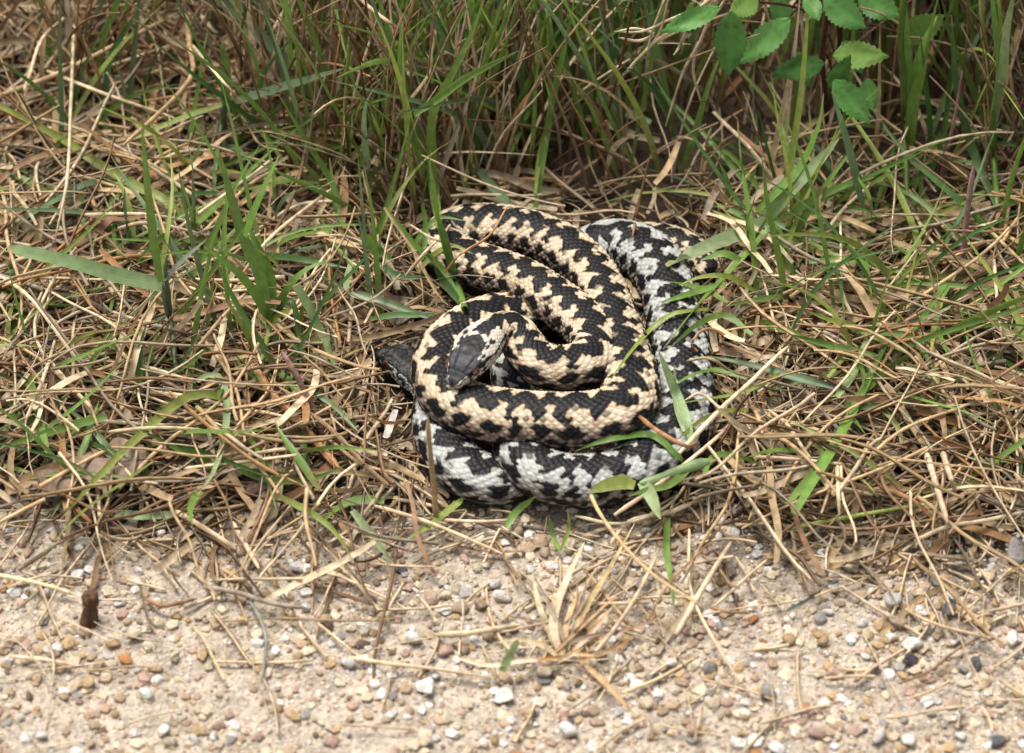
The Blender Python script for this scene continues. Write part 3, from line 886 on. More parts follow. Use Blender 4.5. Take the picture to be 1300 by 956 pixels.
SG = 'dry stalks lying on the straw bank'
L_ = [   # label, points, width, colour, height mm, flat
 ('long tan straw kinked beside the outer white coil', [(862, 576), (890, 545), (923, 512), (956, 482), (978, 460), (1000, 440)], 8, 'w', 20, False),
 ('brown bent straw tip laid against the lower cream coil', [(811, 528), (832, 545), (869, 566), (884, 562)], 7, 'o', 34, False),
 ('straight pale straw lying below the coils', [(475, 642), (520, 655), (564, 671), (638, 703)], 6, 'w', 8, False),
 ('long thin straw lying flat along the gravel', [(438, 834), (490, 842), (560, 850), (629, 861)], 6, 'w', 4, False),
 ('thick pale straw lying beside the dry tuft', [(553, 806), (600, 803), (660, 793)], 9, 'w', 5, False),
 ('broken straw lying on gravel by the straw edge', [(223, 649), (262, 672), (300, 697)], 9, 'w', 6, False),
 ('short tan straw pointing down into the gravel', [(295, 663), (312, 692), (329, 722)], 8, 'w', 5, False),
 ('pale green split straw lying on the gravel edge', [(143, 652), (180, 655), (230, 653)], 12, 'p', 5, True),
 ('tan straw lying in sand beside the dark wood stub', [(-8, 729), (50, 741), (97, 755)], 7, 'w', 4, False),
 ('short tan straw lying over the grey twig end', [(281, 722), (318, 745)], 6, 't', 4, False),
 ('grey weathered twig lying on the gravel', [(258, 745), (300, 752), (345, 766), (390, 772)], 8, 'h', 5, False),
 ('thin grey green stalk bent downward on the gravel', [(314, 759), (330, 785), (338, 818), (331, 868)], 5, 'e', 4, False),
 ('short upright tan straw by the dead oak leaf', [(124, 615), (127, 664)], 7, 'w', 6, False),
 ('brown curled stalk on the sand by the twig', [(185, 760), (205, 769), (224, 766), (250, 760)], 7, 'n', 5, False),
 ('straight straw lying along the sand', [(11, 833), (60, 838), (110, 847)], 6, 'w', 3, False),
 ('thin straw bent down over pale gravel', [(875, 672), (877, 749), (905, 810), (936, 860)], 5, 'w', 6, False),
 ('wide pale straw slanting across gravel', [(858, 806), (890, 750), (928, 688)], 9, 'w', 7, False),
 ('long tan straw lying at the gravel edge', [(1161, 687), (1202, 669), (1250, 661), (1300, 650)], 7, 'w', 12, False),
 ('brown arched straw lying above the pale gravel', [(1090, 629), (1112, 622), (1133, 624), (1165, 640), (1194, 667)], 8, 'o', 12, False),
 ('greenish tan straw lying along the gravel edge', [(1000, 672), (1070, 658), (1156, 643), (1190, 640)], 7, 'y', 8, False),
 ('short straw slanting over small stones', [(907, 770), (940, 740), (973, 711)], 5, 'w', 4, False),
 ('short reddish brown stalk lying on gravel', [(901, 771), (925, 777), (952, 778)], 5, 'n', 3, False),
 ('grey green flat stalk lying on gravel', [(999, 776), (1022, 763), (1044, 748)], 6, 'e', 4, True),
 ('thick tan straw leaning down beside the brown clod', [(1176, 575), (1190, 620), (1203, 664)], 10, 'w', 14, False),
 ('pale straw lying parallel beside the clod', [(1197, 575), (1205, 600), (1213, 624)], 9, 'w', 16, False),
 ('upright pale straw beside small orange stones', [(1063, 580), (1064, 620), (1066, 654)], 7, 'w', 12, False),
 ('thin reddish root curving over the gravel', [(1140, 868), (1180, 852), (1215, 825), (1257, 802)], 4, 'n', 3, False),
 ('straw slanting across gravel beside the dry tuft', [(753, 832), (780, 798), (806, 760), (834, 705)], 7, 'w', 8, False),
 ('thin straw lying below the lower white coil', [(560, 660), (610, 662), (652, 660)], 5, 'w', 6, False),
 ('bleached white straw piece beside the hidden black head', [(491, 556), (503, 520)], 11, (0.55, 0.50, 0.46), 8, True),
 ('straw crossing over the white snake below', [(780, 654), (840, 612), (905, 560), (930, 535)], 7, 'w', 22, False),
 ('twisted tan straw beneath the pale grass shoot', [(876, 640), (850, 650), (800, 662), (775, 690)], 8, 'w', 8, False),
 ('thin tan straw crossing below the pale grass shoot', [(730, 655), (790, 665), (850, 640), (880, 600)], 5, 'w', 10, False),
 ('thin brown straw poking across the cream coil', [(565, 346), (585, 322), (620, 300), (643, 264)], 4, 'o', 44, False),
 ('curled tan straw resting on the outer white coil', [(930, 432), (905, 418), (888, 422), (878, 438), (886, 446)], 5, 'o', 24, False),
 ('thin tan straw lying against the outer white coil', [(950, 560), (915, 520), (890, 500), (870, 508)], 5, 'w', 22, False),
 ('bent brown straw touching the outer white coil', [(925, 470), (900, 455), (872, 458)], 5, 't', 24, False),
 ('pale straw crossing the upper cream coil', [(515, 350), (540, 320), (560, 300), (572, 285)], 5, 'w', 30, False),
 ('thin straw leaning on the upper cream coil', [(520, 285), (548, 302), (578, 312)], 4, 'w', 34, False),
 ('long pale straw slanting over the bank', [(244, 57), (280, 100), (318, 142)], 5, 'w', 60, False),
 ('long straight straw lying high on the bank', [(94, 32), (90, 130), (85, 230), (71, 297)], 6, 'w', 40, False),
 ('bent pale straw with a sharp kink', [(21, 141), (36, 100), (53, 50), (85, 20)], 6, 'w', 40, False),
 ('long straw lying down the bank toward the hollow', [(0, 121), (70, 95), (150, 55), (220, 20)], 8, 't', 28, False),
 ('thick twisted straw arching over the bank', [(237, 18), (241, 60), (244, 95), (212, 134), (156, 185)], 9, 't', 45, False),
 ('straight straw lying slantwise on the bank', [(60, 90), (130, 118), (222, 150)], 6, 'w', 32, False),
 ('straw lying between the tall stems', [(310, 345), (345, 300), (420, 240)], 6, 'w', 30, False),
 ('pale stalk broken across upright stems', [(454, -4), (485, 22), (526, 49)], 6, 'w', 95, False),
 ('tan forked straw leaning between upright stems', [(501, 155), (526, 120), (545, 92), (548, 50)], 6, 't', 60, False),
 ('straw lying flat under the tall green shoot', [(150, 290), (190, 283), (260, 298)], 6, 'w', 18, False),
 ('thick straw lying across the bank under the tuft', [(103, 273), (180, 272), (240, 281)], 6, 'w', 24, False),
 ('tan straw lying across the bank by the mown leaf', [(0, 350), (40, 380), (85, 440), (110, 470)], 6, 'w', 20, False),
 ('straw lying steeply near the mown leaf', [(30, 540), (55, 480), (72, 425)], 6, 'w', 20, False),
 ('long tan straw leading to the reddish twig', [(215, 497), (270, 545), (330, 590), (395, 622)], 6, 'o', 16, False),
 ('thin straight straw above the reddish twig', [(248, 445), (280, 405), (312, 372)], 6, 't', 24, False),
 ('pale straw at the foot of the green tuft', [(270, 465), (281, 430), (286, 400)], 10, 'w', 18, True),
 ('pale flat straw with a torn end', [(166, 480), (175, 440), (196, 385)], 9, 'w', 20, True),
 ('tan straw lying under the oak leaf edge', [(140, 548), (200, 543), (262, 546)], 6, 'w', 14, False),
 ('thin straw lying across the gravel edge', [(295, 583), (345, 572), (395, 570)], 6, 'w', 12, False),
 ('pale straw lying among brown stems by the grass shoot', [(1040, 600), (1020, 570), (1000, 540), (975, 520)], 6, 'w', 14, False),
 ('tan straw lying across the brown straw', [(960, 580), (1000, 582), (1087, 591)], 5, 'w', 14, False),
 ('long straw lying beside the pink stem', [(1262, 330), (1266, 380), (1272, 430)], 6, 'w', 22, False),
 ('straw lying at the base of the broad stem', [(1256, 292), (1300, 335)], 6, 't', 26, False),
]
for lab, pts, wpx, c, z, flat in L_:
    lying('dry_stalk', lab, 'straw', pts, wpx, c, z, flat=flat, group=SG)
S_ = [
 ('upright broken straw standing before the lower coils', [(554, 662), (550, 610), (545, 560), (543, 530)], 8, 't', -.004, False),
 ('longest pale dead leaf hanging beneath the shrub', [(964, 258), (980, 200), (992, 148), (1006, 76), (1012, 30), (1016, -10)], 9, 'w', .03, True),
 ('shorter pale dead leaf hanging beneath the shrub', [(990, 226), (998, 160), (1004, 104), (1010, 60)], 7, 'w', .02, True),
 ('short pale straw among the shrub leaves', [(1060, 82), (1056, 60), (1050, 30)], 6, 'w', .0, False),
 ('tall pale straw standing among green stems', [(539, 262), (546, 200), (552, 148)], 5, 'w', .0, False),
 ('thin forked pale stalk standing in front of stems', [(650, 142), (657, 110), (660, 60), (664, 42)], 4, 'w', .0, False),
 ('pale straw leaning in the dark hollow', [(818, 216), (770, 190), (735, 175), (712, 165)], 5, 'w', .0, False),
 ('short tan straw standing by the bluish leaf', [(888, 236), (895, 190), (903, 162)], 6, 't', .0, False),
 ('thin tan stem standing in the dark hollow', [(803, 300), (815, 240), (826, 195)], 4, 'o', .0, False),
 ('pale pink stem leaning by the broad grass stem', [(1190, 246), (1200, 200), (1212, 150), (1222, 90)], 6, 'k', .0, False),
 ('pink stem rising from brown straw', [(1212, 372), (1222, 330), (1228, 270), (1236, 210)], 10, 'k', .01, False),
 ('pink and tan stem leaning beside the reddish twig', [(414, 562), (400, 525), (378, 480), (358, 446)], 11, 'k', .01, False),
 ('pale horizontal wire thin straw in the shade', [(1310, 207), (1200, 205), (1052, 202)], 4, 'w', .0, False),
 ('tall green and tan grass stem on the bank', [(432, 240), (436, 170), (440, 100), (444, 40)], 6, 'y', .0, False),
 ('pale dead leaf curled over the bank', [(420, 220), (432, 200), (452, 194), (470, 180)], 6, 'w', .0, True),
]
for lab, pts, wpx, c, lean, flat in S_:
    standing('dry_stalk', lab, 'straw', pts, wpx, c, lean, flat=flat, group=SG)

# bunch of pale dead straw hanging from the shrub, spread like a hand
e0 = on_y(880, 40, on_z(900, 250, 0)[1] + 0.01)
db = empty('dead_straw_bunch', (e0[0], e0[1], 0.0))
tag(db, 'pale bunch of dead straw ends hanging beside the shrub leaves', 'straw')
for pts, wd in [([(905, 0), (870, 30), (835, 50), (797, 88)], 6), ([(905, -5), (880, 20), (862, 60), (855, 70)], 6), ([(900, 5), (850, 25), (815, 40), (780, 40)], 5),
                ([(830, 45), (810, 52), (786, 48)], 5), ([(830, 42), (806, 36), (784, 40)], 4), ([(912, -8), (890, 50), (868, 90), (845, 160)], 5), ([(886, 52), (880, 90), (890, 130)], 5), ([(895, 5), (905, 20), (920, 0)], 5), ([(845, -4), (828, 40), (822, 65)], 4), ([(822, 62), (838, 40), (850, -8)], 4)]:
    P = path_world(pts, e0[1], -.005)
    place('straw_end', stalk_mesh(P, wd / PXM, jit('w'), 12, 5, 0.6), M_straw, db)

# reddish twig, bark chip, stubs, plank-like straw
lying('twig', 'smooth reddish brown twig lying in the straw', 'twig', [(324, 466), (345, 500), (378, 533), (405, 565), (432, 597)], 13, (0.36, 0.19, 0.10), [22, 18, 14, 11, 8], M_wood, taper=0.9)
lying('wood_chip', 'rough brown bark chip lying at the straw edge', 'wood chip', [(312, 626), (350, 610), (395, 590)], 20, (0.22, 0.15, 0.10), 9, M_wood, taper=0.8)
lying('flat_straw', 'broad flat tan reed piece resting on the dead oak leaf', 'reed', [(8, 622), (50, 602), (90, 585), (124, 566)], 17, (0.42, 0.29, 0.15), 14, M_straw, flat=True)
lying('twig', 'brown rotten stick lying under the grass stems', 'stick', [(226, 205), (290, 222), (345, 232)], 16, (0.2, 0.12, 0.08), 14, M_wood, taper=0.8)
def stub(label, pts, wpx, col):
    b0 = on_z(pts[0][0], pts[0][1], -0.002)
    P = path_world(pts, b0[1], 0.002, -0.002)
    X = catmull(P, 9)[None]
    R = np.full((1, 9), wpx / PXM / 2) * np.array([1.15, 1.05, 1, .97, .95, .9, .92, .85, .12])[None]
    X[0, -1] = X[0, -2] - np.array([0.0006, 0, 0.0008])
    V, Fc, Cc = tubes(X, R, np.array(col)[None], 10)
    V = V + rng.normal(0, 0.00035, V.shape)
    tag(place('wood_stub', (V, Fc, Cc), M_wood), label, 'wood stub')
stub('dark brown broken wood stub standing in the sand', [(113, 792), (114, 775), (115, 748)], 21, (0.11, 0.06, 0.035))
stub('small dark stub standing at the gravel edge', [(117, 675), (118, 655), (117, 638)], 12, (0.10, 0.06, 0.04))

# dead oak leaf: lobed blade with curled edges
def oak_leaf():
    A, B = on_z(52, 617, 0.011), on_z(186, 579, 0.016)
    ax = B - A; Ln = np.linalg.norm(ax); ax = ax / Ln
    sdv = norm(np.cross(np.array([0, 0, 1.0]), ax)); nn = np.cross(ax, sdv)
    k, m = 40, 9
    V, Cl = [], []
    for i in range(k):
        t = i / (k - 1)
        prof = math.sin(math.pi * min(max(t, 0.02), 0.985)) ** 0.55 * (0.62 + 0.38 * abs(math.cos(3.6 * math.pi * t + 0.5)))
        hw = 0.0150 * prof
        for j in range(m):
            q = (j / (m - 1)) * 2 - 1
            z = 0.0035 * abs(q) ** 2 * math.sin(7 * t + q) + 0.0018 * math.sin(14 * t + 3 * q) + 0.0005 * math.cos(q * 12 - 18 * t)
            V.append(A + ax * Ln * t + sdv * hw * q + nn * (z + 0.003))
            vein = 0.85 if (j == 4 or (i * 3 + abs(j - 4) * 2) % 9 == 0) else 1.0
            Cl.append((0.30 * vein, 0.215 * vein, 0.155 * vein, 0.5))
    idx = np.arange(k * m).reshape(k, m)
    Fq = np.stack([idx[:-1, :-1], idx[:-1, 1:], idx[1:, 1:], idx[1:, :-1]], -1).reshape(-1, 4)
    tag(place('dead_leaf', (np.array(V), Fq, np.array(Cl)), M_straw), 'curled grey brown dead oak leaf lying at the gravel edge', 'leaf')
oak_leaf()

# ------------------------------------------------------------------ shrub with toothed leaves
def leaf_variant(seed):
    r = np.random.default_rng(seed)
    k, m = 23, 7
    V, Cl = [], []
    bend = r.uniform(-0.12, 0.12)
    for i in range(k):
        t = i / (k - 1)
        hw = 0.30 * (math.sin(math.pi * min(max(t, 0.01), 0.985) ** 0.85) ** 0.8)
        tooth = 0.022 * (1 if i % 2 else -1) if 0.12 < t < 0.95 else 0
        for j in range(m):
            q = (j / (m - 1)) * 2 - 1
            w_ = hw * q + (tooth * q if abs(q) == 1 else 0)
            z = 0.16 * abs(q) * hw - 0.10 * t * t + 0.015 * math.sin(9 * t + 3 * abs(q)) + bend * q * t * 0.3
            V.append((t, w_, z))
            c = 1.22 if j == 3 else (1.0 - 0.10 * math.cos((t * 9 - abs(q) * 2.0) * 2 * math.pi / 1.5))
            blot = 0.6 if math.sin(t * 23 + seed * 5) * math.sin(q * 9 + seed * 3 + t * 7) > 0.82 else 1.0
            k0 = (1.5, 1.8, 2.1, 1.3, 2.4)[seed % 5]
            Cl.append(((0.058 if seed % 5 != 4 else 0.085) * c * k0, 0.145 * c * k0 * blot, 0.034 * c * k0 * blot, 0.5))
    idx = np.arange(k * m).reshape(k, m)
    Fq = np.stack([idx[:-1, :-1], idx[:-1, 1:], idx[1:, 1:], idx[1:, :-1]], -1).reshape(-1, 4)
    me = mesh_arrays('leaf', np.array(V), Fq, np.array(Cl))
    me.materials.append(M_shrub)
    return me
LEAVES = [leaf_variant(i) for i in range(5)]
SH_Y = on_z(1050, 215, 0)[1] + 0.01
sb = on_z(1052, 215, 0); sb[1] = SH_Y
shrub = empty('shrub', (sb[0], sb[1], 0.0))
tag(shrub, 'leafy shrub with toothed oval green leaves above the grass', 'shrub')
from mathutils import Matrix
def shrub_leaf(base, tip, wscale, face, vi):
    base = np.array(base); tip = np.array(tip)
    L = np.linalg.norm(tip - base)
    ax = (tip - base) / L
    nn = norm(np.array(face) - ax * (np.array(face) @ ax))
    sd_ = np.cross(nn, ax)
    o = bpy.data.objects.new('leaf', LEAVES[vi % 5])
    C.objects.link(o)
    o.parent = shrub
    M = Matrix(((ax[0] * L, sd_[0] * L * wscale, nn[0] * L, base[0] - shrub.location[0]),
                (ax[1] * L, sd_[1] * L * wscale, nn[1] * L, base[1] - shrub.location[1]),
                (ax[2] * L, sd_[2] * L * wscale, nn[2] * L, base[2] - shrub.location[2]), (0, 0, 0, 1)))
    o.matrix_local = M
for i, (bpx, tpx, wpx, dy) in enumerate([
    ((928, 14), (926, 99), 42, -.012), ((1003, 24), (938, 80), 36, .0), ((914, 10), (840, 40), 26, -.02), ((1046, 80), (982, 93), 32, .004),
    ((1058, 70), (1124, 70), 36, .0), ((1046, -2), (1098, 35), 38, -.01), ((1024, -5), (1040, 24), 24, .0), ((1058, 102), (1106, 156), 36, -.018),
    ((1054, 110), (1078, 78), 26, -.008), ((1150, 50), (1192, 22), 40, .03), ((985, -6), (1000, 42), 30, .03), ((1090, -8), (1140, 20), 40, .02),
    ((1100, 100), (1108, 140), 24, .02), ((1010, 66), (1030, 110), 30, .03), ((960, -8), (930, 20), 34, .02), ((1070, 52), (1095, 92), 30, .03)]):
    A = on_y(bpx[0], bpx[1], SH_Y + dy - 0.025); B = on_y(tpx[0], tpx[1], SH_Y + dy - 0.037)
    L = np.linalg.norm(B - A)
    shrub_leaf(A, B, (wpx / PXM) / (0.60 * L), (rng.uniform(-.3, .3), -0.75, 0.65 + rng.uniform(-.2, .2)), i)
def shrub_stem(P, wd, par=shrub):
    place('stem', stalk_mesh(np.array(P), wd, (0.085, 0.035, 0.025), 14, 6, 0.7), M_wood, par)
top = on_y(1056, -10, SH_Y)
shrub_stem([sb, on_y(1048, 130, SH_Y), on_y(1044, 68, SH_Y), top], 0.0032)
for q, (x2, y2) in enumerate([(926, 10), (1003, 20), (1058, 102), (1046, 80), (1060, 70), (1150, 45), (912, 6)]):
    a_ = on_y(1046, 90 - 12 * q if q > 1 else -4, SH_Y); b_ = on_y(x2, y2, SH_Y - 0.003)
    shrub_stem([a_, (a_ + b_) / 2 + np.array([0, 0, 0.004]), b_], 0.0014)
# the rest of the shrub grows up and back, out of the photograph, and shades the grass below
rs = np.random.default_rng(5)
for bn in range(9):
    p0 = np.array([sb[0] + rs.uniform(-0.06, 0.20), SH_Y + rs.uniform(0.02, 0.14), 0.0])
    ht = rs.uniform(0.26, 0.42)
    P = [p0, p0 + np.array([rs.uniform(-.02, .02), rs.uniform(-.01, .02), ht * 0.5]), p0 + np.array([rs.uniform(-.06, .06), rs.uniform(-.05, .05), ht])]
    shrub_stem(P, 0.003)
    cv = catmull(np.array(P), 14)
    for j in range(4, 14):
        for q in range(2):
            an = rs.uniform(0, 2 * np.pi)
            dr = np.array([math.cos(an), math.sin(an) - 0.2, rs.uniform(-0.35, 0.25)])
            dr = dr / np.linalg.norm(dr)
            L = rs.uniform(0.022, 0.036)
            if (cv[j] + dr * L)[2] < 0.14 and rs.uniform() < 0.6:
                continue
            shrub_leaf(cv[j], cv[j] + dr * L, rs.uniform(0.8, 1.1), (0.1, -0.2, 1.0), j + q)

# ------------------------------------------------------------------ random curves
def rnd_curves(P0, phi, pitch, length, ch, cv, k, wob=0.25):
    n = len(P0)
    t = np.linspace(0, 1, k)[None, :]
    a = phi[:, None] + ch[:, None] * t + wob * np.sin(t * rng.uniform(3, 9, (n, 1)) + rng.uniform(0, 6.28, (n, 1)))
    b = pitch[:, None] + cv[:, None] * t + wob * 0.6 * np.sin(t * rng.uniform(3, 9, (n, 1)) + rng.uniform(0, 6.28, (n, 1)))
    st = (length / (k - 1))[:, None]
    d = np.stack([np.cos(a) * np.cos(b), np.sin(a) * np.cos(b), np.sin(b)], -1) * st[..., None]
    X = P0[:, None, :] + np.concatenate([np.zeros((n, 1, 3)), np.cumsum(d[:, :-1], 1)], 1)
    return X

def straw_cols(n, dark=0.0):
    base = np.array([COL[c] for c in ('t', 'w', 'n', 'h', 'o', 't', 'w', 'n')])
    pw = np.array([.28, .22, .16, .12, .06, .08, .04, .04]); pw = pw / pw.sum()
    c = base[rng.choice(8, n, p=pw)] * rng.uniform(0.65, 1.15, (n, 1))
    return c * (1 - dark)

XL, XR = -0.42, 0.42
YB, YT = -0.40, 0.62
def in_straw(x, y, soft=0.02):
    return rng.uniform(0, 1, len(x)) < 1 / (1 + np.exp(-(y - edge_y(x) - 0.012) / (soft * 0.45)))

def sample(n, ylo, yhi, xlo=XL, xhi=XR):
    return rng.uniform(xlo, xhi, n), rng.uniform(ylo, yhi, n)

BACK_Y = on_z(650, 262, 0)[1]      # where the upright grass begins

# matted straw thatch (two layers) : cannot be counted
straw = Pile()
def add_straw(n, zlo, zhi, wlo, whi, llo, lhi, pitch_sd, ribbon, dark, ylo=-0.16, yhi=0.42, soft=0.034, margin=-0.003, xlo=XL, xhi=XR):
    x, y = sample(n, ylo, yhi, xlo, xhi)
    ok = in_straw(x, y, soft)
    thin = smoothstep(BACK_Y - 0.02, BACK_Y + 0.02, y) * (0.12 + 0.85 * smoothstep(-0.16, -0.07, x))
    thin = np.maximum(thin, 0.97 * np.exp(-(((x - 0.075) / 0.065) ** 2 + ((y - 0.145) / 0.055) ** 2) ** 2))
    ok &= rng.uniform(0, 1, n) > thin
    x, y = x[ok], y[ok]; n = len(x)
    hgt = 1.05 + 0.45 * np.sin(x * 31 + 2) * np.sin(y * 37 + x * 11) + 0.45 * np.sin(x * 67 + y * 31) * np.sin(y * 83 + 1)          # uneven mat
    z = rng.uniform(zlo, zhi, n) * hgt * np.clip((y - edge_y(x)) / 0.03 + 0.35, 0.2, 1)
    P0 = np.stack([x, y, z], 1)
    ln = rng.uniform(llo, lhi, n)
    comb = 1.6 * np.sin(x * 23 + 2.5 * np.sin(y * 17)) + 1.3 * np.sin(y * 29 + 4 * x)
    X = rnd_curves(P0, comb + rng.normal(0, 0.75, n) + np.pi * rng.integers(0, 2, n), rng.normal(0.06, pitch_sd, n), ln, rng.normal(0, 0.4, n), rng.normal(-0.15, 0.35, n), 8, 0.14)
    X[..., 2] = np.maximum(X[..., 2], 0.0006 + 0.002 * rng.uniform(0, 1, (n, 1)))
    ok = clear_of_snakes(X, margin)
    X = X[ok]; n = len(X)
    wd = rng.uniform(wlo, whi, n)
    t = np.linspace(0, 1, 8)
    prof = (0.75 + 0.25 * np.sin(np.pi * t))
    col = straw_cols(n, dark)
    if ribbon:
        f = norm(rng.normal(0, 0.6, (n, 1, 3)) + np.array([0, -0.3, 1.0])) * np.ones((1, 8, 1))
        straw.add(*blades(X, wd[:, None] * prof[None], col, f, 0.3))
    else:
        straw.add(*tubes(X, wd[:, None] * 0.5 * prof[None], col, 3, rng.uniform(0, 6.28, n)))
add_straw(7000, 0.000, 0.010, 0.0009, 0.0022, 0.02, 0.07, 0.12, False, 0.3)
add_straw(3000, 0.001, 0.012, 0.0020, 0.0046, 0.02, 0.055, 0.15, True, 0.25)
add_straw(4300, 0.006, 0.022, 0.0011, 0.0024, 0.03, 0.09, 0.20, False, 0.0, margin=0.0)
add_straw(1700, 0.006, 0.022, 0.0020, 0.0040, 0.02, 0.06, 0.25, True, 0.0, margin=0.0)
add_straw(3500, 0.004, 0.026, 0.0004, 0.0008, 0.015, 0.05, 0.35, False, 0.0, margin=0.0)
# crumbs and short pieces close against the coils
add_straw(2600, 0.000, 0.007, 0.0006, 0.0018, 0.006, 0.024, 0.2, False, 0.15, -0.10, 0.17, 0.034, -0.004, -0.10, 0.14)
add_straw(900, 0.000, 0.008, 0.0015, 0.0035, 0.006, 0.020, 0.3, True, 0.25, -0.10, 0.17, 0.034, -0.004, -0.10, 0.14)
# thin loose litter strewn over the gravel
x, y = sample(2600, YB, -0.07)
keep = rng.uniform(0, 1, 2600) < np.exp((y - GRAVEL_Y) / 0.05) * 1.1 * (0.5 + 0.7 * smoothstep(-0.1, 0.0, x)) + 0.10
x, y = x[keep], y[keep]; n = len(x)
X = rnd_curves(np.stack([x, y, rng.uniform(0.001, 0.004, n)], 1), rng.normal(0.2, 1.0, n), rng.normal(0.02, 0.06, n), rng.uniform(0.012, 0.05, n), rng.normal(0, 0.25, n), rng.normal(-0.05, 0.1, n), 8, 0.06)
X[..., 2] = np.maximum(X[..., 2], 0.0008)
ok = clear_of_snakes(X, 0.001); X = X[ok]; n = len(X)
straw.add(*tubes(X, np.repeat(rng.uniform(0.0003, 0.0010, n)[:, None], 8, 1), straw_cols(n) * 0.4 + np.array(COL['w']) * 0.62, 3))
tag(obj('dry_straw', straw.mesh('dry_straw'), M_straw), 'tangled mat of dry tan straw covering the bank', 'straw', kind='stuff')

# upright dead stems and green blades of the stand behind: cannot be counted
stand_dry, stand_green = Pile(), Pile()
def green_density(x, y):
    g = 0.18 + 0.82 * smoothstep(-0.13, -0.02, x)          # straw rules the left of the bank
    return g
def add_upright(pile, n, ylo, yhi, llo, lhi, wlo, whi, ribbon, cols, lean=0.28, droop=0.7, dens=None, front=False):
    x, y = sample(n, ylo, yhi)
    # the stand begins in a ragged line behind the snakes and comes further forward to either side
    start = BACK_Y + 0.012 * np.sin(x * 33) + 0.010 * np.sin(x * 71 + 1) + 0.085 * (1 - smoothstep(-0.17, -0.09, x))
    ok = y > start
    hollow = ((x - 0.055) / 0.045) ** 2 + ((y - 0.15) / 0.05) ** 2 < 1           # dark gap behind the coils
    ok &= ~(hollow & (rng.uniform(0, 1, n) < 0.75))
    ok &= ~((np.abs(x - sb[0]) < 0.075) & (y < SH_Y + 0.03) & (rng.uniform(0, 1, n) < 0.92))     # the shrub keeps the grass thin
    ok &= ~((x > 0.09) & (y > 0.19) & (rng.uniform(0, 1, n) < 0.5))                   # thin under the hedge
    if dens is not None:
        ok &= rng.uniform(0, 1, n) < dens(x, y)
    x, y = x[ok], y[ok]; n = len(x)
    ln = rng.uniform(llo, lhi, n) * (0.85 + 0.35 * smoothstep(BACK_Y, BACK_Y + 0.2, y))
    X = rnd_curves(np.stack([x, y, np.full(n, -0.002)], 1), rng.uniform(0, 2 * np.pi, n), 1.5 - np.abs(rng.normal(0, lean, n)), ln, rng.normal(0, 0.4, n), -np.abs(rng.normal(0, droop, n)), 10, 0.12)
    X[..., 2] = np.maximum(X[..., 2], -0.002)
    ok = clear_of_snakes(X, 0.002); X = X[ok]; n = len(X)
    wd = rng.uniform(wlo, whi, n)
    t = np.linspace(0, 1, 10)
    col = cols(n)
    if ribbon:
        prof = (0.6 + 0.4 * smoothstep(0, 0.3, t)) * np.clip(1 - t ** 2.6, 0.05, 1)
        f = norm(rng.normal(0, 0.55, (n, 1, 3)) + np.array([0, -0.8, 0.5])) * np.ones((1, 10, 1))
        pile.add(*blades(X, wd[:, None] * prof[None], col, f, 0.3))
    else:
        pile.add(*tubes(X, wd[:, None] * 0.5 * (1 - 0.5 * t)[None], col, 3))
def greens(n):
    base = np.array([COL[c] for c in ('g', 'd', 'b', 'y', 'g')])
    c = base[rng.choice(5, n, p=[.38, .16, .12, .18, .16])] * rng.uniform(0.7, 1.2, (n, 1))
    c3 = np.repeat(c[:, None, :], 10, 1)
    ft = (1 - smoothstep(0.0, 0.35, np.linspace(0, 1, 10)))[None, :, None] * rng.uniform(0.2, 0.9, (n, 1, 1))
    return c3 * (1 - ft) + np.array([0.30, 0.23, 0.10]) * ft                    # stems turn straw coloured at the foot
def strawc(n):
    c = straw_cols(n, 0.0)
    old = rng.uniform(0, 1, (n, 1)) < 0.18                                       # part of the stand is last year's, brown and rotting
    return np.where(old, c * np.array([0.52, 0.43, 0.36]), c)
add_upright(stand_dry, 3900, 0.09, 0.60, 0.06, 0.19, 0.0010, 0.0026, False, strawc, 0.26, 0.6)
add_upright(stand_dry, 1000, 0.09, 0.60, 0.05, 0.16, 0.0020, 0.0042, True, strawc, 0.45, 1.2)
add_upright(stand_dry, 1250, BACK_Y - 0.02, BACK_Y + 0.08, 0.07, 0.18, 0.0011, 0.0026, False, strawc, 0.17, 0.3)
add_upright(stand_dry, 420, BACK_Y - 0.03, BACK_Y + 0.09, 0.05, 0.14, 0.0020, 0.0038, True, strawc, 0.3, 0.8)
add_upright(stand_green, 560, BACK_Y - 0.02, BACK_Y + 0.08, 0.10, 0.22, 0.0018, 0.0038, True, greens, 0.14, 0.3, green_density)
add_upright(stand_green, 950, 0.09, 0.60, 0.09, 0.24, 0.0018, 0.0040, True, greens, 0.18, 0.5, green_density)
add_upright(stand_green, 600, 0.09, 0.60, 0.10, 0.24, 0.0034, 0.0062, True, greens, 0.22, 0.7, green_density)
# low green blades scattered through the straw on both sides
x, y = sample(620, -0.09, 0.16); side = np.abs(x - 0.02) > 0.10
x, y = x[side], y[side]; n = len(x)
X = rnd_curves(np.stack([x, y, rng.uniform(0.004, 0.016, n)], 1), rng.uniform(0, 6.28, n), np.abs(rng.normal(0.35, 0.3, n)), rng.uniform(0.03, 0.09, n), rng.normal(0, 0.5, n), -np.abs(rng.normal(0.5, 0.4, n)), 10, 0.1)
X[..., 2] = np.maximum(X[..., 2], 0.003)
ok = clear_of_snakes(X, 0.003); X = X[ok]; n = len(X)
t = np.linspace(0, 1, 10); prof = (0.6 + 0.4 * smoothstep(0, 0.3, t)) * np.clip(1 - t ** 2.6, 0.05, 1)
stand_green.add(*blades(X, rng.uniform(0.0015, 0.0042, n)[:, None] * prof[None], greens(n), norm(rng.normal(0, 0.5, (n, 1, 3)) + np.array([0, -0.4, 0.9])) * np.ones((1, 10, 1)), 0.3))
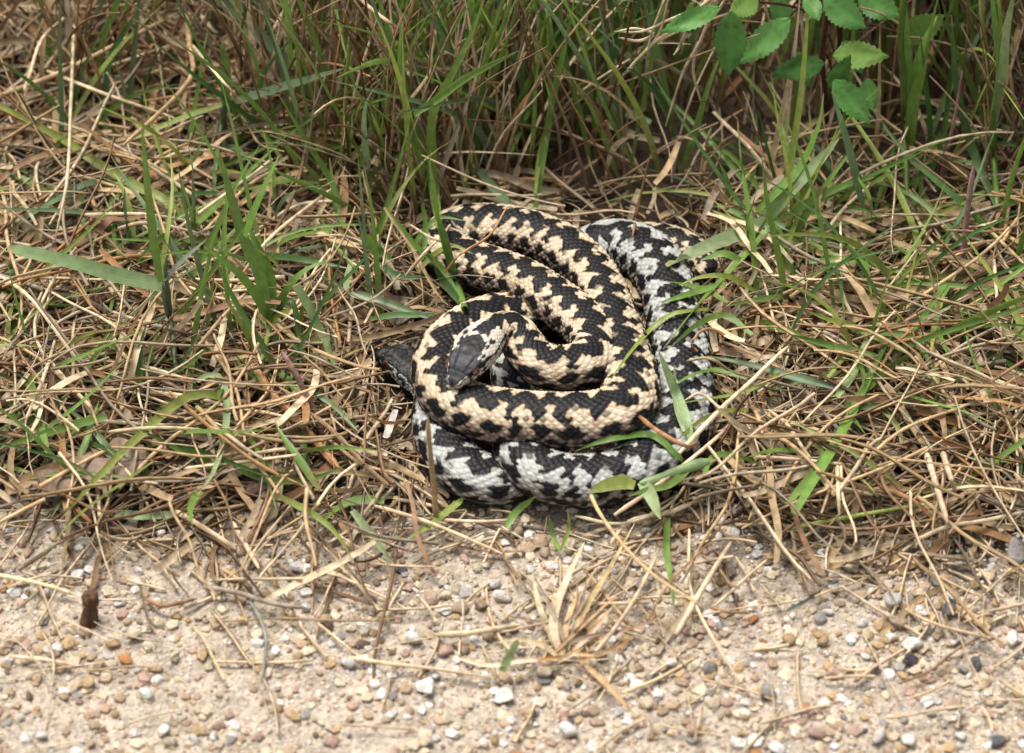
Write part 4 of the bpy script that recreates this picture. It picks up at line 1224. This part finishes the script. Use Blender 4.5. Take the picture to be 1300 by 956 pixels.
tag(obj('dead_grass', stand_dry.mesh('dead_grass'), M_straw), 'dense stand of dead brown grass stems behind the snakes', 'grass', kind='stuff')
tag(obj('green_grass', stand_green.mesh('green_grass'), M_leaf), 'fine green grass blades growing through the dead stems', 'grass', kind='stuff')

# single stalks that show on top of the mat
sc_n = 0
for _ in range(700):
    if sc_n >= 150: break
    px, py = rng.uniform(0, 1300), rng.uniform(120, 640)
    if px > 380 and py < 285: continue
    p0 = on_z(px, py, rng.uniform(0.014, 0.026))
    X = rnd_curves(p0[None], rng.uniform(0, 6.28, 1), rng.normal(0.05, 0.15, 1), rng.uniform(0.035, 0.10, 1), rng.normal(0, 0.4, 1), rng.normal(-0.2, 0.25, 1), 10, 0.15)
    X[..., 2] = np.maximum(X[..., 2], 0.004)
    if not clear_of_snakes(X, 0.004)[0]: continue
    sc_n += 1
    wd = rng.uniform(0.0011, 0.0024)
    R = wd / 2 * (1 - 0.35 * np.linspace(0, 1, 10))[None]
    col = straw_cols(1) * 1.08
    o = place('straw_stalk', tubes(X, R, col, 5), M_straw)
    tag(o, 'loose tan straw stalk lying on top of the matted bank', 'straw', 'loose straw stalks on the bank')

# tufts of slender grass one can pick out in the stand behind
def tuft(px, py, nb, hmin, hmax, wmin, wmax, label, group, cs, lean=0.22):
    b0 = on_z(px, py, 0.0)
    e = empty('grass_tuft', (b0[0], b0[1], 0.0)); tag(e, label, 'grass', group)
    for i in range(nb):
        P0 = np.array([[b0[0] + rng.normal(0, 0.004), b0[1] + rng.normal(0, 0.004), -0.001]])
        X = rnd_curves(P0, rng.uniform(0, 6.28, 1), 1.5 - np.abs(rng.normal(0, lean, 1)), rng.uniform(hmin, hmax, 1), rng.normal(0, 0.4, 1), -np.abs(rng.normal(0.2, 0.5, 1)), 12, 0.1)
        X[..., 2] = np.maximum(X[..., 2], 0.002)
        if not clear_of_snakes(X, 0.003)[0]: continue
        t = np.linspace(0, 1, 12); prof = (0.6 + 0.4 * smoothstep(0, 0.3, t)) * np.clip(1 - t ** 2.6, 0.05, 1)
        c = np.repeat((np.array(COL[random.choice(cs)]) * rng.uniform(0.75, 1.2))[None, None], 12, 1)
        ft = (1 - smoothstep(0.0, 0.3, t))[None, :, None] * rng.uniform(0.1, 0.8)
        c = c * (1 - ft) + np.array([0.32, 0.25, 0.11]) * ft
        place('leaf', blades(X, rng.uniform(wmin, wmax) * prof[None], c, face_dir(12), 0.3), M_leaf, e)
    if not e.children:
        bpy.data.objects.remove(e); return None
    return e
for i in range(34):
    qx = rng.uniform(380, 1300)
    if 880 < qx < 1130: qx -= 300
    tuft(qx, rng.uniform(60, 245), 4, 0.09, 0.20, 0.0018, 0.0040, 'slender green grass tuft standing in the dead stems behind the snakes', 'grass tufts behind the snakes', 'ggdyb')
for i in range(10):
    tuft(rng.uniform(0, 380), rng.uniform(20, 230), 3, 0.06, 0.15, 0.0016, 0.0032, 'thin green grass tuft growing through the straw bank', 'grass tufts on the straw bank', 'gbd')
for i in range(22):
    tuft(rng.uniform(930, 1300), rng.uniform(260, 470), 4, 0.06, 0.15, 0.0020, 0.0042, 'short green grass tuft in the brown straw beside the white coils', 'short tufts in the brown straw', 'ggdy', 0.75)
for i in range(16):
    tuft(rng.uniform(190, 500), rng.uniform(200, 430), 3, 0.05, 0.12, 0.0018, 0.0036, 'short green grass tuft in pale straw beside the fanned green tuft', 'short tufts in the pale straw', 'ggyb', 0.5)
for i in range(7):
    tuft(rng.uniform(0, 430), rng.uniform(430, 580), 2, 0.04, 0.08, 0.0016, 0.0032, 'low green grass sprout in straw near the gravel edge', 'low sprouts near the gravel edge', 'gyb', 0.9)

# dry tuft rooted in the gravel
tb = on_z(712, 830, 0.0)
dt = empty('dry_grass_tuft', (tb[0], tb[1], 0.0))
tag(dt, 'flattened dry grass tuft rooted in the gravel below the coils', 'grass')
tuft_leaves = [([(712, 832), (703, 790), (718, 740), (742, 688)], 11, 'w'), ([(714, 832), (724, 780), (745, 742), (768, 706)], 9, 't'), ([(710, 834), (697, 800), (684, 770), (677, 735)], 9, 'w'),
                   ([(716, 834), (740, 780), (775, 720), (806, 664)], 8, 't'), ([(710, 836), (690, 820), (660, 812), (630, 816)], 7, 'w'), ([(710, 838), (670, 838), (620, 845), (570, 832)], 6, 'w')]
for _ in range(20):
    a = rng.normal(1.1, 1.0); ln = rng.uniform(35, 125)
    bx = rng.normal(712, 20); by = rng.normal(832, 10)
    bend = rng.normal(0, 16)
    tuft_leaves.append(([(bx, by), (bx + math.cos(a) * ln * 0.5 + bend, by - math.sin(a) * ln * 0.5), (bx + math.cos(a) * ln + bend * 0.4, by - math.sin(a) * ln)], rng.uniform(3, 7), random.choice('wwttnoh')))
for pts, wd, c in tuft_leaves:
    m_ = len(pts)
    P = path_lying(pts, [2 + rng.uniform(5, 14) * (i / (m_ - 1)) ** 0.7 for i in range(m_)])
    place('leaf', blade_mesh(P, wd / PXM, jit(c), 14, 'point', 0.4, COL['w']), M_straw, dt)

# ------------------------------------------------------------------ stones
import bmesh
def pebble_variant(seed):
    r = np.random.default_rng(seed)
    bm = bmesh.new()
    bmesh.ops.create_icosphere(bm, subdivisions=3 if seed < 8 else 2, radius=1.0)
    planes = [(norm(r.normal(0, 1, 3)), r.uniform(0.42, 0.85)) for _ in range(11)]
    ph = r.uniform(0, 6, 6)
    for v in bm.verts:
        p = np.array(v.co)
        for nrm, dd in planes:
            q = p @ nrm
            if q > dd: p = p - nrm * (q - dd) * 0.96
        p = p * (1 + 0.05 * math.sin(3 * p[0] + ph[0]) + 0.05 * math.sin(3.5 * p[1] + ph[1]) + 0.04 * math.sin(4 * p[2] + ph[2]))
        v.co = p * np.array([1.0, r.uniform(0.999, 1.0) * 0.82, 0.62])
    me = bpy.data.meshes.new('pebble')
    bm.to_mesh(me); bm.free()
    me.polygons.foreach_set('use_smooth', np.full(len(me.polygons), True))
    me.materials.append(M_stone)
    return me
PEB = [pebble_variant(i) for i in range(14)]
PC = dict(white=(0.68, 0.65, 0.60), cream=(0.58, 0.48, 0.34), ochre=(0.46, 0.32, 0.17), tan=(0.40, 0.29, 0.19), pink=(0.44, 0.30, 0.23), grey=(0.30, 0.275, 0.25), dark=(0.035, 0.035, 0.042), slate=(0.10, 0.105, 0.12), orange=(0.42, 0.19, 0.07), brown=(0.20, 0.14, 0.10))
PN = dict(white='small white pebble lying in the sandy gravel', cream='small cream pebble lying in the sandy gravel', ochre='small yellow ochre pebble lying in the sandy gravel', tan='small tan pebble lying in the sandy gravel',
          pink='small pinkish brown pebble lying in the sandy gravel', grey='small grey pebble lying in the sandy gravel', dark='small black pebble lying in the sandy gravel', slate='small slate grey pebble lying in the sandy gravel',
          orange='small orange pebble lying in the sandy gravel', brown='small brown pebble lying in the sandy gravel')
taken = []
def pebble(px, py, dpx, c, label=None, vi=None, sink=0.12):
    r = dpx / PXM / 2
    p = on_z(px, py, r * 0.3)
    o = bpy.data.objects.new('pebble', PEB[int(rng.integers(14)) if vi is None else vi])
    C.objects.link(o)
    gz = float(ground_h(p[0], p[1]))
    o.location = (p[0], p[1], gz + r * (0.62 - sink))
    o.rotation_euler = (rng.normal(0, 0.2), rng.normal(0, 0.2), rng.uniform(0, 6.28))
    o.scale = (r * 1.08, r * rng.uniform(1.0, 1.25), r * rng.uniform(0.9, 1.25))
    o.color = (*(np.array(PC[c]) * rng.uniform(0.85, 1.15)), 1)
    taken.append((p[0], p[1], r))
    if label:
        tag(o, label, 'pebble')
    else:
        tag(o, PN[c], 'pebble', PN[c].split(' lying')[0].replace('pebble', 'pebbles').replace('small ', '') + ' in the gravel')
TR = [(1131, 760, 29, 'white', 'largest angular white pebble on the gravel'), (1205, 773, 28, 'slate', 'angular dark grey flint beside a white pebble'), (1159, 835, 23, 'dark', 'shiny black pebble in the gravel'),
 (1241, 840, 20, 'slate', 'rough blue grey pebble near the shiny black one'), (963, 662, 19, 'slate', 'slate blue pebble at the straw edge'), (926, 719, 28, 'brown', 'rough brownish grey lump half sunk in gravel'),
 (1290, 702, 44, 'grey', 'large smooth grey brown stone under the straw'), (1051, 776, 17, 'white'), (1094, 790, 17, 'white'), (956, 781, 17, 'orange'), (1046, 810, 23, 'ochre'), (1254, 791, 24, 'ochre'), (1173, 749, 23, 'pink'),
 (872, 665, 24, 'orange', 'angular brick orange pebble beneath the pale grass shoot'), (892, 656, 20, 'orange'), (1134, 688, 17, 'white'), (1210, 810, 16, 'white'), (1131, 810, 18, 'white'), (1093, 697, 24, 'cream'), (1109, 727, 19, 'grey'),
 (1000, 807, 20, 'ochre'), (1119, 793, 21, 'ochre'), (900, 850, 27, 'grey'), (1224, 846, 18, 'grey'), (18, 652, 21, 'grey'), (133, 706, 22, 'ochre'), (159, 833, 21, 'orange', 'bright orange pebble in the sand'), (143, 814, 22, 'ochre'),
 (107, 801, 18, 'tan'), (343, 673, 25, 'cream', 'chunky cream pebble at the straw edge'), (329, 647, 28, 'pink', 'flat reddish brown stone under the straw edge'), (218, 636, 16, 'slate'), (234, 630, 15, 'white'), (247, 637, 21, 'tan'), (461, 794, 21, 'white'),
 (70, 822, 19, 'white'), (96, 726, 23, 'white'), (170, 805, 24, 'cream'), (688, 688, 23, 'tan'), (610, 770, 23, 'tan', 'round tan pebble beside the dry tuft'), (546, 754, 23, 'pink'), (638, 757, 28, 'white', 'square white flint chip beside the dry tuft'),
 (566, 754, 18, 'cream'), (626, 738, 21, 'white'), (582, 771, 24, 'tan'), (504, 697, 17, 'pink'), (488, 671, 15, 'grey'), (833, 809, 19, 'tan'), (834, 681, 15, 'orange'), (725, 692, 23, 'cream'), (693, 703, 22, 'tan'), (778, 761, 19, 'ochre'),
 (345, 702, 13, 'slate'), (360, 690, 14, 'tan'), (205, 676, 14, 'white'), (175, 722, 14, 'white'), (1060, 745, 16, 'cream'), (1028, 700, 15, 'cream'), (930, 618, 18, 'tan'), (955, 616, 15, 'white'), (990, 640, 17, 'white'), (880, 800, 17, 'cream'), (915, 790, 16, 'grey'), (1180, 690, 16, 'grey')]
for it in TR:
    pebble(*it)
cnt = 0
while cnt < 235:
    px, py = rng.uniform(-10, 1310), 645 + 320 * rng.uniform() ** 0.9
    if px < 520 and rng.uniform() < 0.45: continue
    if math.sin(px * 0.017 + 2 * math.sin(py * 0.03)) * math.sin(py * 0.05 + px * 0.01) < rng.uniform(-1.2, 0.5): continue     # stones lie in clusters
    d = (9 + 20 * rng.uniform() ** 2.2) * (0.85 if px < 520 else 1.0)
    p = on_z(px, py, 0)
    if any((p[0] - a) ** 2 + (p[1] - b) ** 2 < (0.8 * (r + d / PXM / 2)) ** 2 for a, b, r in taken): continue
    if np.any((SNAKE_X[:, 0] - p[0]) ** 2 + (SNAKE_X[:, 1] - p[1]) ** 2 < (SNAKE_R + 0.003) ** 2): continue
    c = rng.choice(['white', 'cream', 'ochre', 'tan', 'pink', 'grey', 'slate', 'orange', 'brown'], p=[.30, .22, .07, .17, .09, .10, .02, .02, .01])
    pebble(px, py, d, c)
    cnt += 1

# clod of earth in the brown straw
clod = bpy.data.objects.new('earth_clod', pebble_variant(3).copy())
C.objects.link(clod)
p = on_z(1140, 578, 0.006); clod.location = (p[0], p[1], 0.006); clod.scale = (0.008, 0.008, 0.009); clod.color = (0.16, 0.11, 0.085, 1)
tag(clod, 'crumbly brown earth clod among the brown straw', 'clod')

# gravel too small to count and sand grains
gp = Pile()
ico_bm = bmesh.new(); bmesh.ops.create_icosphere(ico_bm, subdivisions=1, radius=1.0)
ico_v = np.array([v.co[:] for v in ico_bm.verts]); ico_f = np.array([[v.index for v in f.verts] for f in ico_bm.faces]); ico_bm.free()
def add_grains(n, rlo, rhi, ylo, yhi, front_only=True, power=2.0):
    x, y = sample(n, ylo, yhi)
    if front_only:
        ok = rng.uniform(0, 1, n) < 1 / (1 + np.exp((y - edge_y(x) - 0.02) / 0.012))
        x, y = x[ok], y[ok]
    clump = 0.62 + 0.38 * np.sin(x * 47 + 2 * np.sin(y * 39)) * np.sin(y * 61 + 3 * x) + 0.25 * np.sin(x * 131 + y * 57) + 0.25 * smoothstep(-0.08, 0.08, x)
    ok = rng.uniform(0, 1, len(x)) < clump
    x, y = x[ok], y[ok]
    n = len(x)
    r = rlo + (rhi - rlo) * rng.uniform(0, 1, n) ** power
    pal = 0.86 * np.array([PC[c] for c in ('white', 'cream', 'ochre', 'tan', 'pink', 'grey', 'tan', 'cream', 'brown', 'slate')])
    c = pal[rng.choice(10, n, p=[.16, .28, .08, .18, .09, .05, .08, .06, .015, .005])] * rng.uniform(0.75, 1.15, (n, 1))
    V = ico_v[None] * (1 + rng.uniform(-0.28, 0.22, (n, 12, 1)))
    V = V * r[:, None, None] * rng.uniform(0.65, 1.2, (n, 1, 3)) * np.array([1, 1, 0.75])
    a = rng.uniform(0, 6.28, n); ca, sa = np.cos(a)[:, None], np.sin(a)[:, None]
    V = np.stack([V[..., 0] * ca - V[..., 1] * sa, V[..., 0] * sa + V[..., 1] * ca, V[..., 2]], -1)
    V += np.stack([x, y, ground_h(x, y) + r * 0.25], 1)[:, None, :]
    Fq = (ico_f[None] + (np.arange(n) * 12)[:, None, None]).reshape(-1, 3)
    gp.add(V.reshape(-1, 3), Fq, np.concatenate([np.repeat(c[:, None], 12, 1), np.ones((n, 12, 1))], -1).reshape(-1, 4))
add_grains(24000, 0.0009, 0.0036, -0.32, -0.02, True, 3.0)
add_grains(24000, 0.0005, 0.0011, -0.30, -0.04)
tag(obj('gravel', gp.mesh('gravel', False), M_grain), 'fine pale gravel and coarse sand covering the ground', 'gravel', kind='stuff')
